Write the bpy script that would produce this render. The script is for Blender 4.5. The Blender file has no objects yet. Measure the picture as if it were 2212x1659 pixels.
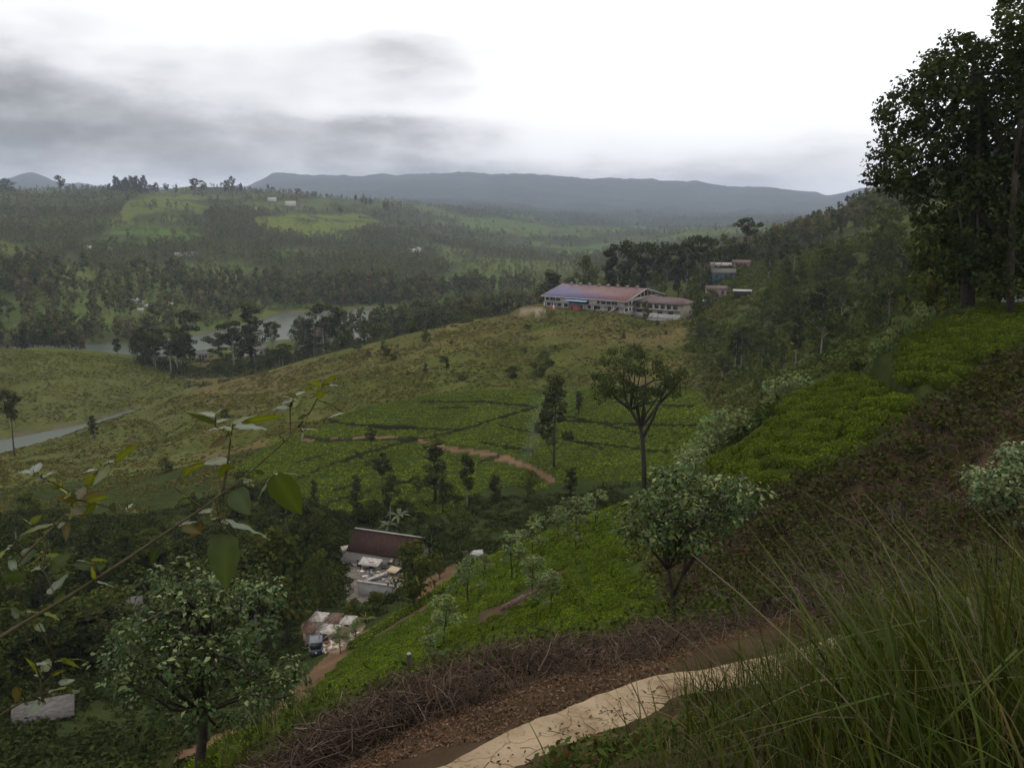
import bpy, math, random
import numpy as np
from math import sin, cos, tan, atan, atan2, pi, sqrt, radians, hypot
from mathutils import Vector, Matrix

R = np.random.default_rng(11)
random.seed(11)
SC = bpy.context.scene
COL = SC.collection

# ------------------------------------------------------------------ camera geometry
# the photograph is measured on a 2212 x 1659 grid; eye level at row 450
FPX, CX, CY, HOR = 1800.0, 1106.0, 829.5, 450.0
PITCH = atan((CY - HOR) / FPX)
CP, SP = cos(PITCH), sin(PITCH)


def ray(x, y):
    u, v = (np.asarray(x, float) - CX) / FPX, (CY - np.asarray(y, float)) / FPX
    dx, dy, dz = u, CP + v * SP, -SP + v * CP
    h = np.hypot(dx, dy)
    return dx / h, dy / h, dz / h          # per metre of horizontal range


def unp(x, y, d):
    a, b, c = ray(x, y)
    return np.array([float(a * d), float(b * d), float(c * d)])


def pix(P):
    P = np.asarray(P, float)
    X, Y, Z = P[..., 0], P[..., 1], P[..., 2]
    w = Y * CP - Z * SP
    up = Y * SP + Z * CP
    w = np.where(w < 0.05, 0.05, w)
    return CX + FPX * X / w, CY - FPX * up / w


def inpoly(x, y, poly):
    x = np.asarray(x, float); y = np.asarray(y, float)
    r = np.zeros(x.shape, bool)
    n = len(poly)
    for i in range(n):
        x0, y0 = poly[i]; x1, y1 = poly[(i + 1) % n]
        if y0 == y1:
            continue
        c = ((y0 > y) != (y1 > y)) & (x < (x1 - x0) * (y - y0) / (y1 - y0) + x0)
        r ^= c
    return r


def polydist(x, y, line):
    x = np.asarray(x, float); y = np.asarray(y, float)
    best = np.full(x.shape, 1e9)
    for (x0, y0), (x1, y1) in zip(line[:-1], line[1:]):
        dx, dy = x1 - x0, y1 - y0
        t = np.clip(((x - x0) * dx + (y - y0) * dy) / (dx * dx + dy * dy + 1e-9), 0, 1)
        best = np.minimum(best, np.hypot(x - x0 - t * dx, y - y0 - t * dy))
    return best


# ------------------------------------------------------------------ value noise
_T = np.random.default_rng(5).random((256, 256))


def vnoise(x, y):
    xi = np.floor(x).astype(int); yi = np.floor(y).astype(int)
    fx = x - xi; fy = y - yi
    fx = fx * fx * (3 - 2 * fx); fy = fy * fy * (3 - 2 * fy)
    a = _T[xi & 255, yi & 255]; b = _T[(xi + 1) & 255, yi & 255]
    c = _T[xi & 255, (yi + 1) & 255]; d = _T[(xi + 1) & 255, (yi + 1) & 255]
    return (a * (1 - fx) + b * fx) * (1 - fy) + (c * (1 - fx) + d * fx) * fy


def fbm(x, y, o=4):
    s = 0; a = 0.5; t = 0
    for k in range(o):
        s = s + a * vnoise(x * 2 ** k + 17.3 * k, y * 2 ** k + 5.1 * k); t += a; a *= 0.5
    return s / t


# ------------------------------------------------------------------ mesh helpers
def raw_mesh(name, V, F, cols=None, smooth=False):
    """V (n,3); F: list of (m,k) index arrays."""
    V = np.asarray(V, np.float32)
    me = bpy.data.meshes.new(name)
    F = [np.asarray(f, np.int32) for f in F if len(f)]
    me.vertices.add(len(V)); me.vertices.foreach_set('co', V.ravel())
    nl = sum(f.size for f in F); npoly = sum(len(f) for f in F)
    me.loops.add(nl); me.polygons.add(npoly)
    me.loops.foreach_set('vertex_index', np.concatenate([f.ravel() for f in F]))
    tot = np.concatenate([np.full(len(f), f.shape[1], np.int32) for f in F])
    start = np.concatenate([[0], np.cumsum(tot)[:-1]]).astype(np.int32)
    me.polygons.foreach_set('loop_start', start)
    if smooth:
        me.polygons.foreach_set('use_smooth', np.ones(npoly, bool))
    if cols is not None:
        at = me.attributes.new('Col', 'FLOAT_COLOR', 'POINT')
        c = np.ones((len(V), 4), np.float32); c[:, :3] = cols
        at.data.foreach_set('color', c.ravel())
    me.update(calc_edges=True)
    return me


def link(name, me, mat=None, parent=None, loc=None):
    o = bpy.data.objects.new(name, me)
    COL.objects.link(o)
    if mat is not None and not me.materials:
        me.materials.append(mat)
    if parent is not None:
        o.parent = parent
    if loc is not None:
        o.location = loc
    return o


def tag(o, label=None, cat=None, group=None, kind=None):
    if label: o['label'] = label
    if cat: o['category'] = cat
    if group: o['group'] = group
    if kind: o['kind'] = kind
    return o


def empty(name, loc, rz=0.0, label=None, cat=None, group=None, scale=None):
    o = bpy.data.objects.new(name, None)
    COL.objects.link(o)
    o.location = loc; o.rotation_euler = (0, 0, rz)
    if scale is not None: o.scale = scale
    o.empty_display_size = 0.2
    return tag(o, label, cat, group)


class MB:
    """collects shapes into one mesh"""
    def __init__(s):
        s.v = []; s.f = {}; s.n = 0; s.c = []

    def add(s, V, F, col=None):
        V = np.asarray(V, float).reshape(-1, 3)
        for f in F:
            f = np.asarray(f, int)
            if f.ndim == 1: f = f[None]
            if len(f): s.f.setdefault(f.shape[1], []).append(f + s.n)
        s.v.append(V); s.n += len(V)
        c = np.ones((len(V), 3)) * 0.5
        if col is not None: c[:] = col
        s.c.append(c)
        return s

    def box(s, x0, x1, y0, y1, z0, z1, col=None):
        V = [(x, y, z) for z in (z0, z1) for y in (y0, y1) for x in (x0, x1)]
        return s.add(V, [[[0, 2, 3, 1], [4, 5, 7, 6], [0, 1, 5, 4], [2, 6, 7, 3], [0, 4, 6, 2], [1, 3, 7, 5]]], col)

    def prism(s, pts, off, col=None):
        """polygon pts (3D list) extruded by vector off"""
        n = len(pts); P = np.asarray(pts, float); V = np.vstack([P, P + np.asarray(off, float)])
        F = [[list(range(n))[::-1]], [list(range(n, 2 * n))], [[i, (i + 1) % n, n + (i + 1) % n, n + i] for i in range(n)]]
        return s.add(V, F, col)

    def tube(s, path, rad, sides=6, col=None, cap=True):
        P = np.asarray(path, float); n = len(P)
        rad = np.broadcast_to(np.asarray(rad, float), (n,))
        T = np.gradient(P, axis=0); T /= np.linalg.norm(T, axis=1)[:, None] + 1e-9
        ref = np.array([0, 0, 1.0]) if abs(T[:, 2]).mean() < 0.8 else np.array([1.0, 0, 0])
        A = np.cross(T, ref); A /= np.linalg.norm(A, axis=1)[:, None] + 1e-9
        B = np.cross(T, A)
        an = np.linspace(0, 2 * pi, sides, endpoint=False)
        V = P[:, None] + rad[:, None, None] * (A[:, None] * np.cos(an)[None, :, None] + B[:, None] * np.sin(an)[None, :, None])
        i = np.arange(n - 1)[:, None] * sides; j = np.arange(sides)[None]; k = (j + 1) % sides
        F = np.stack([i + j, i + k, i + sides + k, i + sides + j], -1).reshape(-1, 4)
        Fs = [F]
        if cap:
            Fs.append(np.array([list(range(sides))[::-1], list(range((n - 1) * sides, n * sides))]))
        return s.add(V.reshape(-1, 3), Fs, col)

    def mesh(s, name, smooth=False, attr=True):
        return raw_mesh(name, np.vstack(s.v), [np.vstack(f) for f in s.f.values()], np.vstack(s.c) if attr else None, smooth)

    def build(s, name, mat, parent=None, smooth=False, loc=None):
        return link(name, s.mesh(name, smooth), mat, parent, loc)


def nrm(v):
    return v / (np.linalg.norm(v, axis=-1, keepdims=True) + 1e-9)


def leaf_quads(pos, nor, L, W, tdir=None, rng=R):
    """flat diamond leaves: pos (n,3), nor (n,3) -> verts, quads"""
    n = len(pos)
    if tdir is None: tdir = rng.normal(size=(n, 3))
    nor = nrm(nor)
    t = nrm(tdir - (tdir * nor).sum(1)[:, None] * nor)
    b = np.cross(nor, t)
    L = np.broadcast_to(np.asarray(L, float), (n,))[:, None]; W = np.broadcast_to(np.asarray(W, float), (n,))[:, None]
    V = np.stack([pos - t * L * .5, pos + b * W * .5 - t * L * .06, pos + t * L * .5, pos - b * W * .5 - t * L * .06], 1)
    return V.reshape(-1, 3), np.arange(n * 4).reshape(n, 4)


def leaf_fold(pos, nor, L, W, tdir, fold=0.25):
    """broad leaf folded at its midrib (two quads), base at pos, pointing along tdir"""
    n = len(pos); nor = nrm(nor)
    t = nrm(tdir - (tdir * nor).sum(1)[:, None] * nor); b = np.cross(nor, t)
    L = np.broadcast_to(np.asarray(L, float), (n,))[:, None]; W = np.broadcast_to(np.asarray(W, float), (n,))[:, None]
    m = pos + t * L * .45
    V = np.stack([pos, m + b * W * .5 + nor * W * fold, pos + t * L - nor * L * .12, m - b * W * .5 + nor * W * fold, m], 1).reshape(-1, 3)
    k = np.arange(n)[:, None] * 5
    F = np.vstack([k + [0, 4, 2, 1], k + [0, 3, 2, 4]])
    return V, F


def twigs(P, r0, r1, sides=3):
    """P (n,k,3) polylines -> thin tubes"""
    n, k, _ = P.shape
    T = nrm(np.gradient(P, axis=1))
    ref = np.tile(np.array([0.31, 0.52, 0.79]), (n, k, 1))
    A = nrm(np.cross(T, ref)); B = np.cross(T, A)
    an = np.linspace(0, 2 * pi, sides, endpoint=False)
    rad = np.linspace(1, 0, k)[None, :, None, None] * (np.broadcast_to(np.asarray(r0, float), (n,))[:, None, None, None] - r1) + r1
    V = P[:, :, None] + rad * (A[:, :, None] * np.cos(an)[None, None, :, None] + B[:, :, None] * np.sin(an)[None, None, :, None])
    base = (np.arange(n)[:, None, None] * k + np.arange(k - 1)[None, :, None]) * sides
    j = np.arange(sides)[None, None]; q = (j + 1) % sides
    F = np.stack([base + j, base + q, base + sides + q, base + sides + j], -1).reshape(-1, 4)
    return V.reshape(-1, 3), F


def merge(protos, idx, pos, scl, rz, tint):
    """protos: list of (V, [F], C). merged copies as one vertex/face set."""
    Vs, Fs, Cs, off = [], {}, [], 0
    for p, (V, F, C) in enumerate(protos):
        m = np.where(idx == p)[0]
        if not len(m): continue
        c, s = np.cos(rz[m])[:, None], np.sin(rz[m])[:, None]
        x = V[None, :, 0] * scl[m, 0:1]; y = V[None, :, 1] * scl[m, 0:1]; z = V[None, :, 2] * scl[m, 1:2]
        W = np.stack([x * c - y * s + pos[m, 0:1], x * s + y * c + pos[m, 1:2], z + pos[m, 2:3]], -1)
        Vs.append(W.reshape(-1, 3)); Cs.append((C[None] * tint[m][:, None, :]).reshape(-1, 3))
        for f in F:
            g = (f[None] + (np.arange(len(m)) * len(V))[:, None, None]).reshape(-1, f.shape[1]) + off
            Fs.setdefault(f.shape[1], []).append(g)
        off += len(m) * len(V)
    return np.vstack(Vs), [np.vstack(f) for f in Fs.values()], np.vstack(Cs)


# ------------------------------------------------------------------ materials
def new_mat(name):
    m = bpy.data.materials.new(name); m.use_nodes = True
    nt = m.node_tree; nt.nodes.clear()
    out = nt.nodes.new('ShaderNodeOutputMaterial')
    return m, nt, out


def N(nt, t, **kw):
    n = nt.nodes.new(t)
    for k, v in kw.items():
        if k.startswith('i_'):
            n.inputs[k[2:].replace('_', ' ')].default_value = v
        else:
            setattr(n, k, v)
    return n


def math_node(nt, op, a, b=None, clamp=False):
    n = nt.nodes.new('ShaderNodeMath'); n.operation = op; n.use_clamp = clamp
    for i, v in enumerate((a, b)):
        if v is None: continue
        if isinstance(v, (int, float)): n.inputs[i].default_value = v
        else: nt.links.new(v, n.inputs[i])
    return n.outputs[0]


def mixcol(nt, typ, fac, a, b):
    n = nt.nodes.new('ShaderNodeMix'); n.data_type = 'RGBA'; n.blend_type = typ
    for s, v in ((n.inputs[0], fac), (n.inputs[6], a), (n.inputs[7], b)):
        if isinstance(v, (int, float)): s.default_value = v
        elif isinstance(v, (tuple, list)): s.default_value = (*v, 1)
        else: nt.links.new(v, s)
    return n.outputs[2]


def noise(nt, scale, detail=4, rough=0.6, coord='Object', stretch=None):
    tc = nt.nodes.new('ShaderNodeTexCoord'); src = tc.outputs[coord]
    if stretch:
        mp = nt.nodes.new('ShaderNodeMapping'); mp.inputs['Scale'].default_value = stretch
        nt.links.new(src, mp.inputs[0]); src = mp.outputs[0]
    n = N(nt, 'ShaderNodeTexNoise'); n.inputs['Scale'].default_value = scale
    n.inputs['Detail'].default_value = detail; n.inputs['Roughness'].default_value = rough
    nt.links.new(src, n.inputs['Vector'])
    return n.outputs['Fac']


def ramp(nt, fac, lo, hi, a=0.0, b=1.0):
    n = nt.nodes.new('ShaderNodeMapRange'); n.inputs[1].default_value = lo; n.inputs[2].default_value = hi
    n.inputs[3].default_value = a; n.inputs[4].default_value = b
    nt.links.new(fac, n.inputs[0])
    return n.outputs[0]


def leaf_mat(name, tint=(1, 1, 1), trans=0.25, rough=0.5, spec=0.3, vary=0.5, patch=None):
    """foliage: colour attribute x per-object variation, some light through the blade"""
    m, nt, out = new_mat(name)
    at = N(nt, 'ShaderNodeAttribute', attribute_name='Col')
    oi = nt.nodes.new('ShaderNodeObjectInfo')
    k = ramp(nt, oi.outputs['Random'], 0, 1, 1 - vary / 2, 1 + vary / 2)
    c = mixcol(nt, 'MULTIPLY', 1.0, at.outputs['Color'], tint)
    vm = nt.nodes.new('ShaderNodeVectorMath'); vm.operation = 'SCALE'
    nt.links.new(c, vm.inputs[0]); nt.links.new(k, vm.inputs['Scale'])
    c = vm.outputs[0]
    p = N(nt, 'ShaderNodeBsdfPrincipled'); p.inputs['Roughness'].default_value = rough
    p.inputs['Specular IOR Level'].default_value = spec
    nt.links.new(c, p.inputs['Base Color'])
    if trans > 0:
        tr = nt.nodes.new('ShaderNodeBsdfTranslucent')
        c2 = mixcol(nt, 'MULTIPLY', 1.0, c, (1.5, 1.4, 0.5))
        nt.links.new(c2, tr.inputs[0])
        mx = nt.nodes.new('ShaderNodeMixShader'); mx.inputs[0].default_value = trans
        nt.links.new(p.outputs[0], mx.inputs[1]); nt.links.new(tr.outputs[0], mx.inputs[2])
        nt.links.new(mx.outputs[0], out.inputs[0])
    else:
        nt.links.new(p.outputs[0], out.inputs[0])
    return m


def plain_mat(name, col, rough=0.8, spec=0.25, dirt=0.35, scale=3.0, col2=None, bump=0.0, stretch=None, metal=0.0, lo=0.35, hi=0.7):
    m, nt, out = new_mat(name)
    n = noise(nt, scale, 5, 0.65, stretch=stretch)
    c = mixcol(nt, 'MIX', ramp(nt, n, lo, hi), col, col2 if col2 else tuple(v * (1 - dirt) for v in col))
    p = N(nt, 'ShaderNodeBsdfPrincipled'); p.inputs['Roughness'].default_value = rough
    p.inputs['Specular IOR Level'].default_value = spec; p.inputs['Metallic'].default_value = metal
    nt.links.new(c, p.inputs['Base Color'])
    if bump:
        b = N(nt, 'ShaderNodeBump'); b.inputs['Strength'].default_value = bump; b.inputs['Distance'].default_value = 0.05
        nt.links.new(n, b.inputs['Height']); nt.links.new(b.outputs[0], p.inputs['Normal'])
    nt.links.new(p.outputs[0], out.inputs[0])
    return m
HAZE, EXPO = 1.08e-4, -0.28
# ------------------------------------------------------------------ terrain: lofted from lines across the view
WZ = -70.0      # level of the lake, eye = 0
# every line: (x, y, horizontal range); a negative range is a height and the range follows from it
LINES = [
 [(-500,2300,1.9),(0,2300,1.7),(600,2300,1.5),(1000,2000,1.6),(1400,1950,1.7),(1800,1900,1.7),(2212,1850,1.8),(2700,1800,2.0)],
 [(-500,2000,4.0),(0,2000,3.6),(600,1960,3.6),(950,1790,4.2),(1300,1650,5.0),(1700,1530,6.3),(2000,1440,8),(2212,1390,9),(2700,1310,10)],
 [(-500,1960,5.5),(0,1900,5.2),(600,1860,4.6),(950,1655,5.1),(1200,1528,5.9),(1500,1452,7.1),(1680,1425,8),(2000,1340,10.5),(2212,1280,12.5),(2700,1180,15)],
 [(-500,1850,9),(0,1820,9),(400,1740,8.2),(560,1665,7.8),(700,1585,8.6),(900,1500,9.6),(1100,1438,10.5),(1300,1400,11),(1500,1350,12.5),(1700,1280,14),(2000,1190,17),(2212,1110,20),(2700,1000,24)],
 [(-500,1760,36),(0,1740,36),(400,1660,35),(600,1610,35),(800,1530,35),(1000,1458,32),(1200,1385,30),(1400,1330,28),(1600,1240,27),(1800,1120,28),(2000,1000,30),(2212,860,34),(2700,760,40)],
 [(-500,1680,70),(0,1660,70),(200,1645,66),(350,1648,62),(480,1590,66),(600,1540,69),(690,1450,76),(760,1390,82),(900,1310,86),(1000,1230,90),(1200,1140,80),(1400,1070,70),(1550,990,60),(1700,870,58),(1850,816,55),(1950,740,58),(2030,690,61),(2092,664,64),(2212,652,70),(2700,590,78)],
 [(-500,1400,100),(0,1380,105),(200,1370,105),(400,1350,105),(600,1310,106),(700,1285,107),(800,1262,108),(900,1240,110),(1000,1200,112),(1150,1190,115),(1300,1180,118),(1400,1160,120),(1550,1130,120),(1700,1050,115),(1850,960,110),(2000,860,105),(2080,700,98),(2140,640,90),(2212,628,92),(2700,545,96)],
 [(-500,1250,140),(0,1200,145),(300,1150,145),(600,1110,140),(750,1098,140),(1000,1080,140),(1200,1060,140),(1400,1040,140),(1600,960,140),(1800,850,140),(2000,740,140),(2212,625,140),(2700,530,140)],
 [(-500,1130,175),(0,1100,175),(300,1060,175),(600,1000,175),(800,960,178),(1000,950,178),(1200,940,180),(1400,930,180),(1600,880,180),(1800,780,180),(2000,670,180),(2212,600,180),(2700,520,180)],
 [(-500,1040,205),(0,1045,208),(300,1000,215),(600,930,220),(800,872,225),(1000,845,230),(1200,840,232),(1400,840,235),(1550,825,235),(1700,765,230),(1850,690,230),(2000,610,230),(2212,550,230),(2700,480,230)],
 [(-500,1000,-70),(0,980,-69.9),(150,938,-69.9),(291,888,-69.5),(400,862,300),(600,826,302),(800,772,304),(1000,730,302),(1200,735,290),(1400,740,285),(1600,740,280),(1750,690,275),(1850,640,275),(2000,560,280),(2212,505,280),(2700,440,280)],
 [(-500,968,-69.9),(0,949,-69.8),(190,911,-69.6),(290,882,-69.2),(405,851,312),(540,818,318),(663,780,325),(742,760,330),(866,730,335),(1035,693,340),(1129,676,345),(1300,686,338),(1400,688,330),(1500,680,320),(1600,655,320),(1750,590,320),(1850,545,320),(2000,480,330),(2212,420,340),(2700,380,340)],
 [(-500,765,380),(0,762,385),(150,768,385),(300,780,382),(400,800,372),(540,812,345),(663,785,362),(742,775,375),(866,745,390),(1000,715,400),(1129,702,410),(1300,700,402),(1400,688,392),(1490,655,378),(1530,622,372),(1575,604,372),(1640,596,378),(1750,560,390),(1850,515,400),(2000,450,420),(2212,390,430),(2700,350,430)],
 [(-500,756,-69.6),(0,755,-69.3),(90,756,-70),(300,768,-70),(450,755,-70),(600,735,-70),(742,725,-70),(866,704,-70),(1000,690,-70),(1129,682,-70),(1240,672,-69),(1330,655,450),(1400,618,432),(1440,611,430),(1500,598,430),(1545,581,412),(1600,573,405),(1680,560,430),(1750,530,470),(1850,480,500),(2000,430,520),(2212,370,540),(2700,330,540)],
 [(-500,738,-69.6),(0,738,-69.6),(60,746,-70),(270,745,-70),(368,737,-70),(469,717,-70),(560,700,-70),(598,683,-70),(756,676,-70),(888,671,-70),(1000,668,-70),(1129,664,-70),(1300,655,-69),(1500,625,560),(1600,585,540),(1750,520,560),(1850,472,570),(2000,420,590),(2212,360,620),(2700,330,620)],
 [(-500,620,620),(0,620,620),(200,625,620),(400,635,640),(600,625,700),(800,618,720),(1000,605,780),(1200,590,860),(1400,575,900),(1600,545,860),(1800,505,760),(2000,420,700),(2212,360,720),(2700,330,720)],
 [(-500,520,900),(0,525,900),(200,530,900),(400,540,920),(600,545,940),(800,550,1000),(1000,545,1150),(1200,538,1450),(1400,528,1600),(1600,510,1600),(1800,490,1500),(2000,440,930),(2212,400,930),(2700,390,930)],
 [(-500,450,1300),(0,452,1300),(200,455,1300),(300,435,1280),(400,442,1300),(600,462,1350),(800,480,1450),(1000,498,1700),(1200,503,2200),(1400,500,2500),(1600,489,2500),(1800,477,2400),(2000,455,1900),(2700,450,1350)],
 [(-500,412,1750),(0,412,1750),(150,418,1750),(250,412,1720),(330,408,1700),(450,412,1750),(600,420,1800),(700,428,1800),(800,438,2000),(1000,458,2400),(1200,472,2900),(1400,479,3200),(1600,480,3200),(1800,473,3100),(2000,455,2500),(2700,450,1800)],
 [(-500,440,2400),(0,440,2400),(600,440,2500),(800,446,2800),(1000,452,3200),(1200,462,3700),(1400,467,3900),(1600,468,3900),(1800,464,3900),(2000,450,3500),(2700,450,3000)],
 [(-500,432,4600),(0,432,4600),(600,430,4600),(900,428,4600),(1200,440,4800),(1400,452,4800),(1600,456,4800),(1800,456,4800),(2000,440,4800),(2700,440,4800)],
 [(-500,402,7200),(0,394,7200),(30,388,7200),(70,380,7200),(110,390,7200),(140,402,7200),(175,396,7200),(220,406,7200),(400,410,7200),(540,408,7200),(562,399,7200),(590,380,7200),(650,384,7200),(800,382,7200),(1000,375,7200),(1150,380,7200),(1300,388,7200),(1500,397,7200),(1650,406,7200),(1720,416,7200),(1790,423,7200),(1830,413,7200),(1875,403,7200),(1930,411,7200),(2000,402,7200),(2212,402,7200),(2700,402,7200)],
 [(-500,440,8700),(2700,440,8700)],
]
AZE = radians(40.0)
az = np.concatenate([np.linspace(-AZE, AZE, 900), np.linspace(AZE, 2 * pi - AZE, 72)[1:-1]])
NA = len(az)


def line_eval(L):
    A, D, Z = [], [], []
    for x, y, d in L:
        a, b, c = ray(x, y)
        if d < 0:
            d = float(d / c)
        A.append(float(np.arctan2(a, b))); D.append(d); Z.append(float(c * d))
    A = np.array(A); D = np.array(D); Z = np.array(Z)
    t = np.clip((az - AZE) / (2 * pi - 2 * AZE), 0, 1)
    def ev(q):
        v = np.interp(np.clip(az, -AZE, AZE), A, q)
        r, l = np.interp(AZE, A, q), np.interp(-AZE, A, q)
        s = t * t * (3 - 2 * t)
        v = np.where(az > AZE, r * (1 - s) + l * s, v)
        k = np.exp(-np.linspace(-2, 2, 13) ** 2); k /= k.sum()
        vp = np.pad(v[:900], 6, mode='edge'); v[:900] = np.convolve(vp, k, 'valid')
        return v
    return np.exp(ev(np.log(D))), ev(Z)


LD, LZ = [np.full(NA, 0.3), np.full(NA, 0.9)], [np.full(NA, -1.6), np.full(NA, -1.62)]
for L in LINES:
    d, z = line_eval(L); LD.append(d); LZ.append(z)
LD.append(np.full(NA, 9400.0)); LZ.append(np.full(NA, 0.0))
# basins of the two arms of water
deg = np.degrees(az)
def lineidx(k): return k + 2
def basin(k, x0, x1, depth, soft=45.0):
    d = np.sqrt(LD[lineidx(k)] * LD[lineidx(k + 1)]); m = 0.5 * (LZ[lineidx(k)] + LZ[lineidx(k + 1)])
    xx = CX + FPX * np.tan(np.clip(az, -1.2, 1.2)); wt = np.clip((xx - x0) / soft + 1, 0, 1) * np.clip((x1 - xx) / soft + 1, 0, 1) * (np.abs(az) < 1.2)
    return d, m * (1 - wt) + np.minimum(m, WZ - depth) * wt
azx = lambda x: float(np.arctan2(*[v for v in ray(x, 750)][:2]))
b1 = basin(10, -900, 250, 1.5)
b2 = basin(13, 80, 1180, 3.0)
LD.insert(lineidx(10) + 1, b1[0]); LZ.insert(lineidx(10) + 1, b1[1])
LD.insert(lineidx(13) + 2, b2[0]); LZ.insert(lineidx(13) + 2, b2[1])
LD = np.array(LD); LZ = np.array(LZ)
for i in range(1, len(LD)):
    LD[i] = np.maximum(LD[i], LD[i - 1] * 1.012)

h = np.diff(LD, axis=0); dl = np.diff(LZ, axis=0) / h
m = np.zeros_like(LD)
w1 = 2 * h[1:] + h[:-1]; w2 = h[1:] + 2 * h[:-1]
same = dl[:-1] * dl[1:] > 0
with np.errstate(divide='ignore', invalid='ignore'):
    hm = (w1 + w2) / (w1 / dl[:-1] + w2 / dl[1:])
m[1:-1] = np.where(same, hm, 0); m[0] = dl[0]; m[-1] = dl[-1]
ND = 820
LOGD = np.linspace(math.log(0.35), math.log(9300.0), ND)
RD = np.exp(LOGD)
GZ = np.zeros((ND, NA))
for j in range(NA):
    k = np.clip(np.searchsorted(LD[:, j], RD) - 1, 0, len(LD) - 2)
    hh = h[k, j]; t = (RD - LD[k, j]) / hh
    GZ[:, j] = ((1 + 2 * t) * (1 - t) ** 2 * LZ[k, j] + t * (1 - t) ** 2 * hh * m[k, j]
                + t * t * (3 - 2 * t) * LZ[k + 1, j] + t * t * (t - 1) * hh * m[k + 1, j])
GX = RD[:, None] * np.sin(az)[None]; GY = RD[:, None] * np.cos(az)[None]
# relief: lumps that grow with distance, small ones everywhere
far = np.clip((RD - 430) / 500, 0, 1)[:, None]
GZ += far * np.clip(RD, 0, 2600)[:, None] * 0.024 * (fbm(GX / 210 + 3, GY / 210, 4) - 0.5)
mtn = np.clip((RD - 5000) / 1800, 0, 1)[:, None]
GZ += mtn * 60 * (fbm(GX / 500 + 9, GY / 900, 5) - 0.5)
mid = (np.clip((RD - 60) / 60, 0, 1) * np.clip((430 - RD) / 60, 0, 1))[:, None]
land = np.clip((GZ - WZ) / 3.0, 0, 1)
GZ += mid * land * (2.2 * (fbm(GX / 28, GY / 28, 4) - 0.5))
near = np.clip((RD - 1.2) / 2, 0, 1)[:, None] * np.clip((90 - RD) / 40, 0, 1)[:, None]
GZ += near * (0.16 * (fbm(GX / 1.3, GY / 1.3, 4) - 0.5) + np.clip(RD / 30, 0, 1)[:, None] * 0.9 * (fbm(GX / 7 + 4, GY / 7, 3) - 0.5))

# level pads for the buildings on the terrace
TH = radians(27.0)
FACT_AZ = float(np.arctan2(*ray(1350, 676)[:2]))
FACT_RZ = -TH - FACT_AZ
FR = unp(1350, 676, 325)                       # front right corner of the factory
AX = np.array([cos(FACT_RZ), sin(FACT_RZ)]); AY = np.array([-sin(FACT_RZ), cos(FACT_RZ)])
FL = FR[:2] - AX * 37.0                         # front left corner = origin of the factory
def to_fact(x, y):
    dx, dy = x - FL[0], y - FL[1]
    return dx * AX[0] + dy * AX[1], dx * AY[0] + dy * AY[1]
def padw(u, v, u0, u1, v0, v1, fall):
    du = np.maximum(np.maximum(u0 - u, u - u1), 0); dv = np.maximum(np.maximum(v0 - v, v - v1), 0)
    t = np.clip(1 - np.hypot(du, dv) / fall, 0, 1)
    return t * t * (3 - 2 * t)
u_, v_ = to_fact(GX, GY)
w = padw(u_, v_, -7, 38, -3.0, 36, 9.0) * (RD[:, None] > 250) * (RD[:, None] < 430)
GZ = GZ * (1 - w) + FR[2] * w
w = padw(u_, v_, 38, 62, 4.0, 36, 7.0) * (RD[:, None] > 250) * (RD[:, None] < 430)
GZ = GZ * (1 - w) + (FR[2] - 2.5) * w


def gz(x, y):
    x = np.asarray(x, float); y = np.asarray(y, float)
    a = np.arctan2(x, y); a = np.where(a < -AZE, a + 2 * pi, a)
    d = np.log(np.clip(np.hypot(x, y), RD[0], RD[-1]))
    fi = (d - LOGD[0]) / (LOGD[1] - LOGD[0]); i = np.clip(fi.astype(int), 0, ND - 2); fi = fi - i
    j = np.clip(np.searchsorted(az, a) - 1, 0, NA - 2); fj = (a - az[j]) / (az[j + 1] - az[j]); fj = np.clip(fj, 0, 1)
    return ((GZ[i, j] * (1 - fj) + GZ[i, j + 1] * fj) * (1 - fi) + (GZ[i + 1, j] * (1 - fj) + GZ[i + 1, j + 1] * fj) * fi)


def gz1(x, y):
    return float(gz(np.array([x]), np.array([y]))[0])


def hit(x, y, dmin=2.0, dmax=6000.0):
    """first ground point seen at grid position x, y"""
    a, b, c = [float(v) for v in ray(x, y)]
    d = np.exp(np.linspace(math.log(dmin), math.log(dmax), 3000))
    g = gz(a * d, b * d) - c * d
    k = np.where(g >= 0)[0]
    d0 = d[k[0]] if len(k) else dmax
    return np.array([a * d0, b * d0, gz1(a * d0, b * d0)])


def on_ground(x, d):
    """ground point under grid column x at range d"""
    a, b, _ = [float(v) for v in ray(x, 750)]
    for _i in range(4):                                    # column depends slightly on the height
        P = np.array([a * d, b * d, gz1(a * d, b * d)])
        px, _py = pix(P)
        aa = math.atan2(a, b) + (x - float(px)) / FPX * 0.9
        a, b = sin(aa), cos(aa)
    return np.array([a * d, b * d, gz1(a * d, b * d)])


# ------------------------------------------------------------------ land cover
GROOVE = [(1880,785),(1925,830),(1985,858),(2060,848),(2120,800)]     # gully between the two tea patches
_gx, _gy = pix(np.stack([GX, GY, GZ], -1))
GZ -= np.clip(1 - polydist(_gx, _gy, GROOVE) / 22, 0, 1) * 1.3 * ((RD > 28) & (RD < 66))[:, None] * (np.abs(az) < .8)[None]
P3 = np.stack([GX, GY, GZ], -1)
GPX, GPY = pix(P3)
DD = np.broadcast_to(RD[:, None], GX.shape)
front = np.abs(np.broadcast_to(az, GX.shape)) < 0.9
TEA_NEAR = [(440,1659),(560,1720),(640,1690),(800,1592),(900,1542),(1050,1498),(1200,1458),(1350,1416),(1435,1352),(1410,1260),(1360,1180),(1400,1090),(1330,1080),(1200,1135),(1050,1205),(985,1262),(850,1340),(770,1393),(700,1452),(650,1505),(570,1575)]
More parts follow.
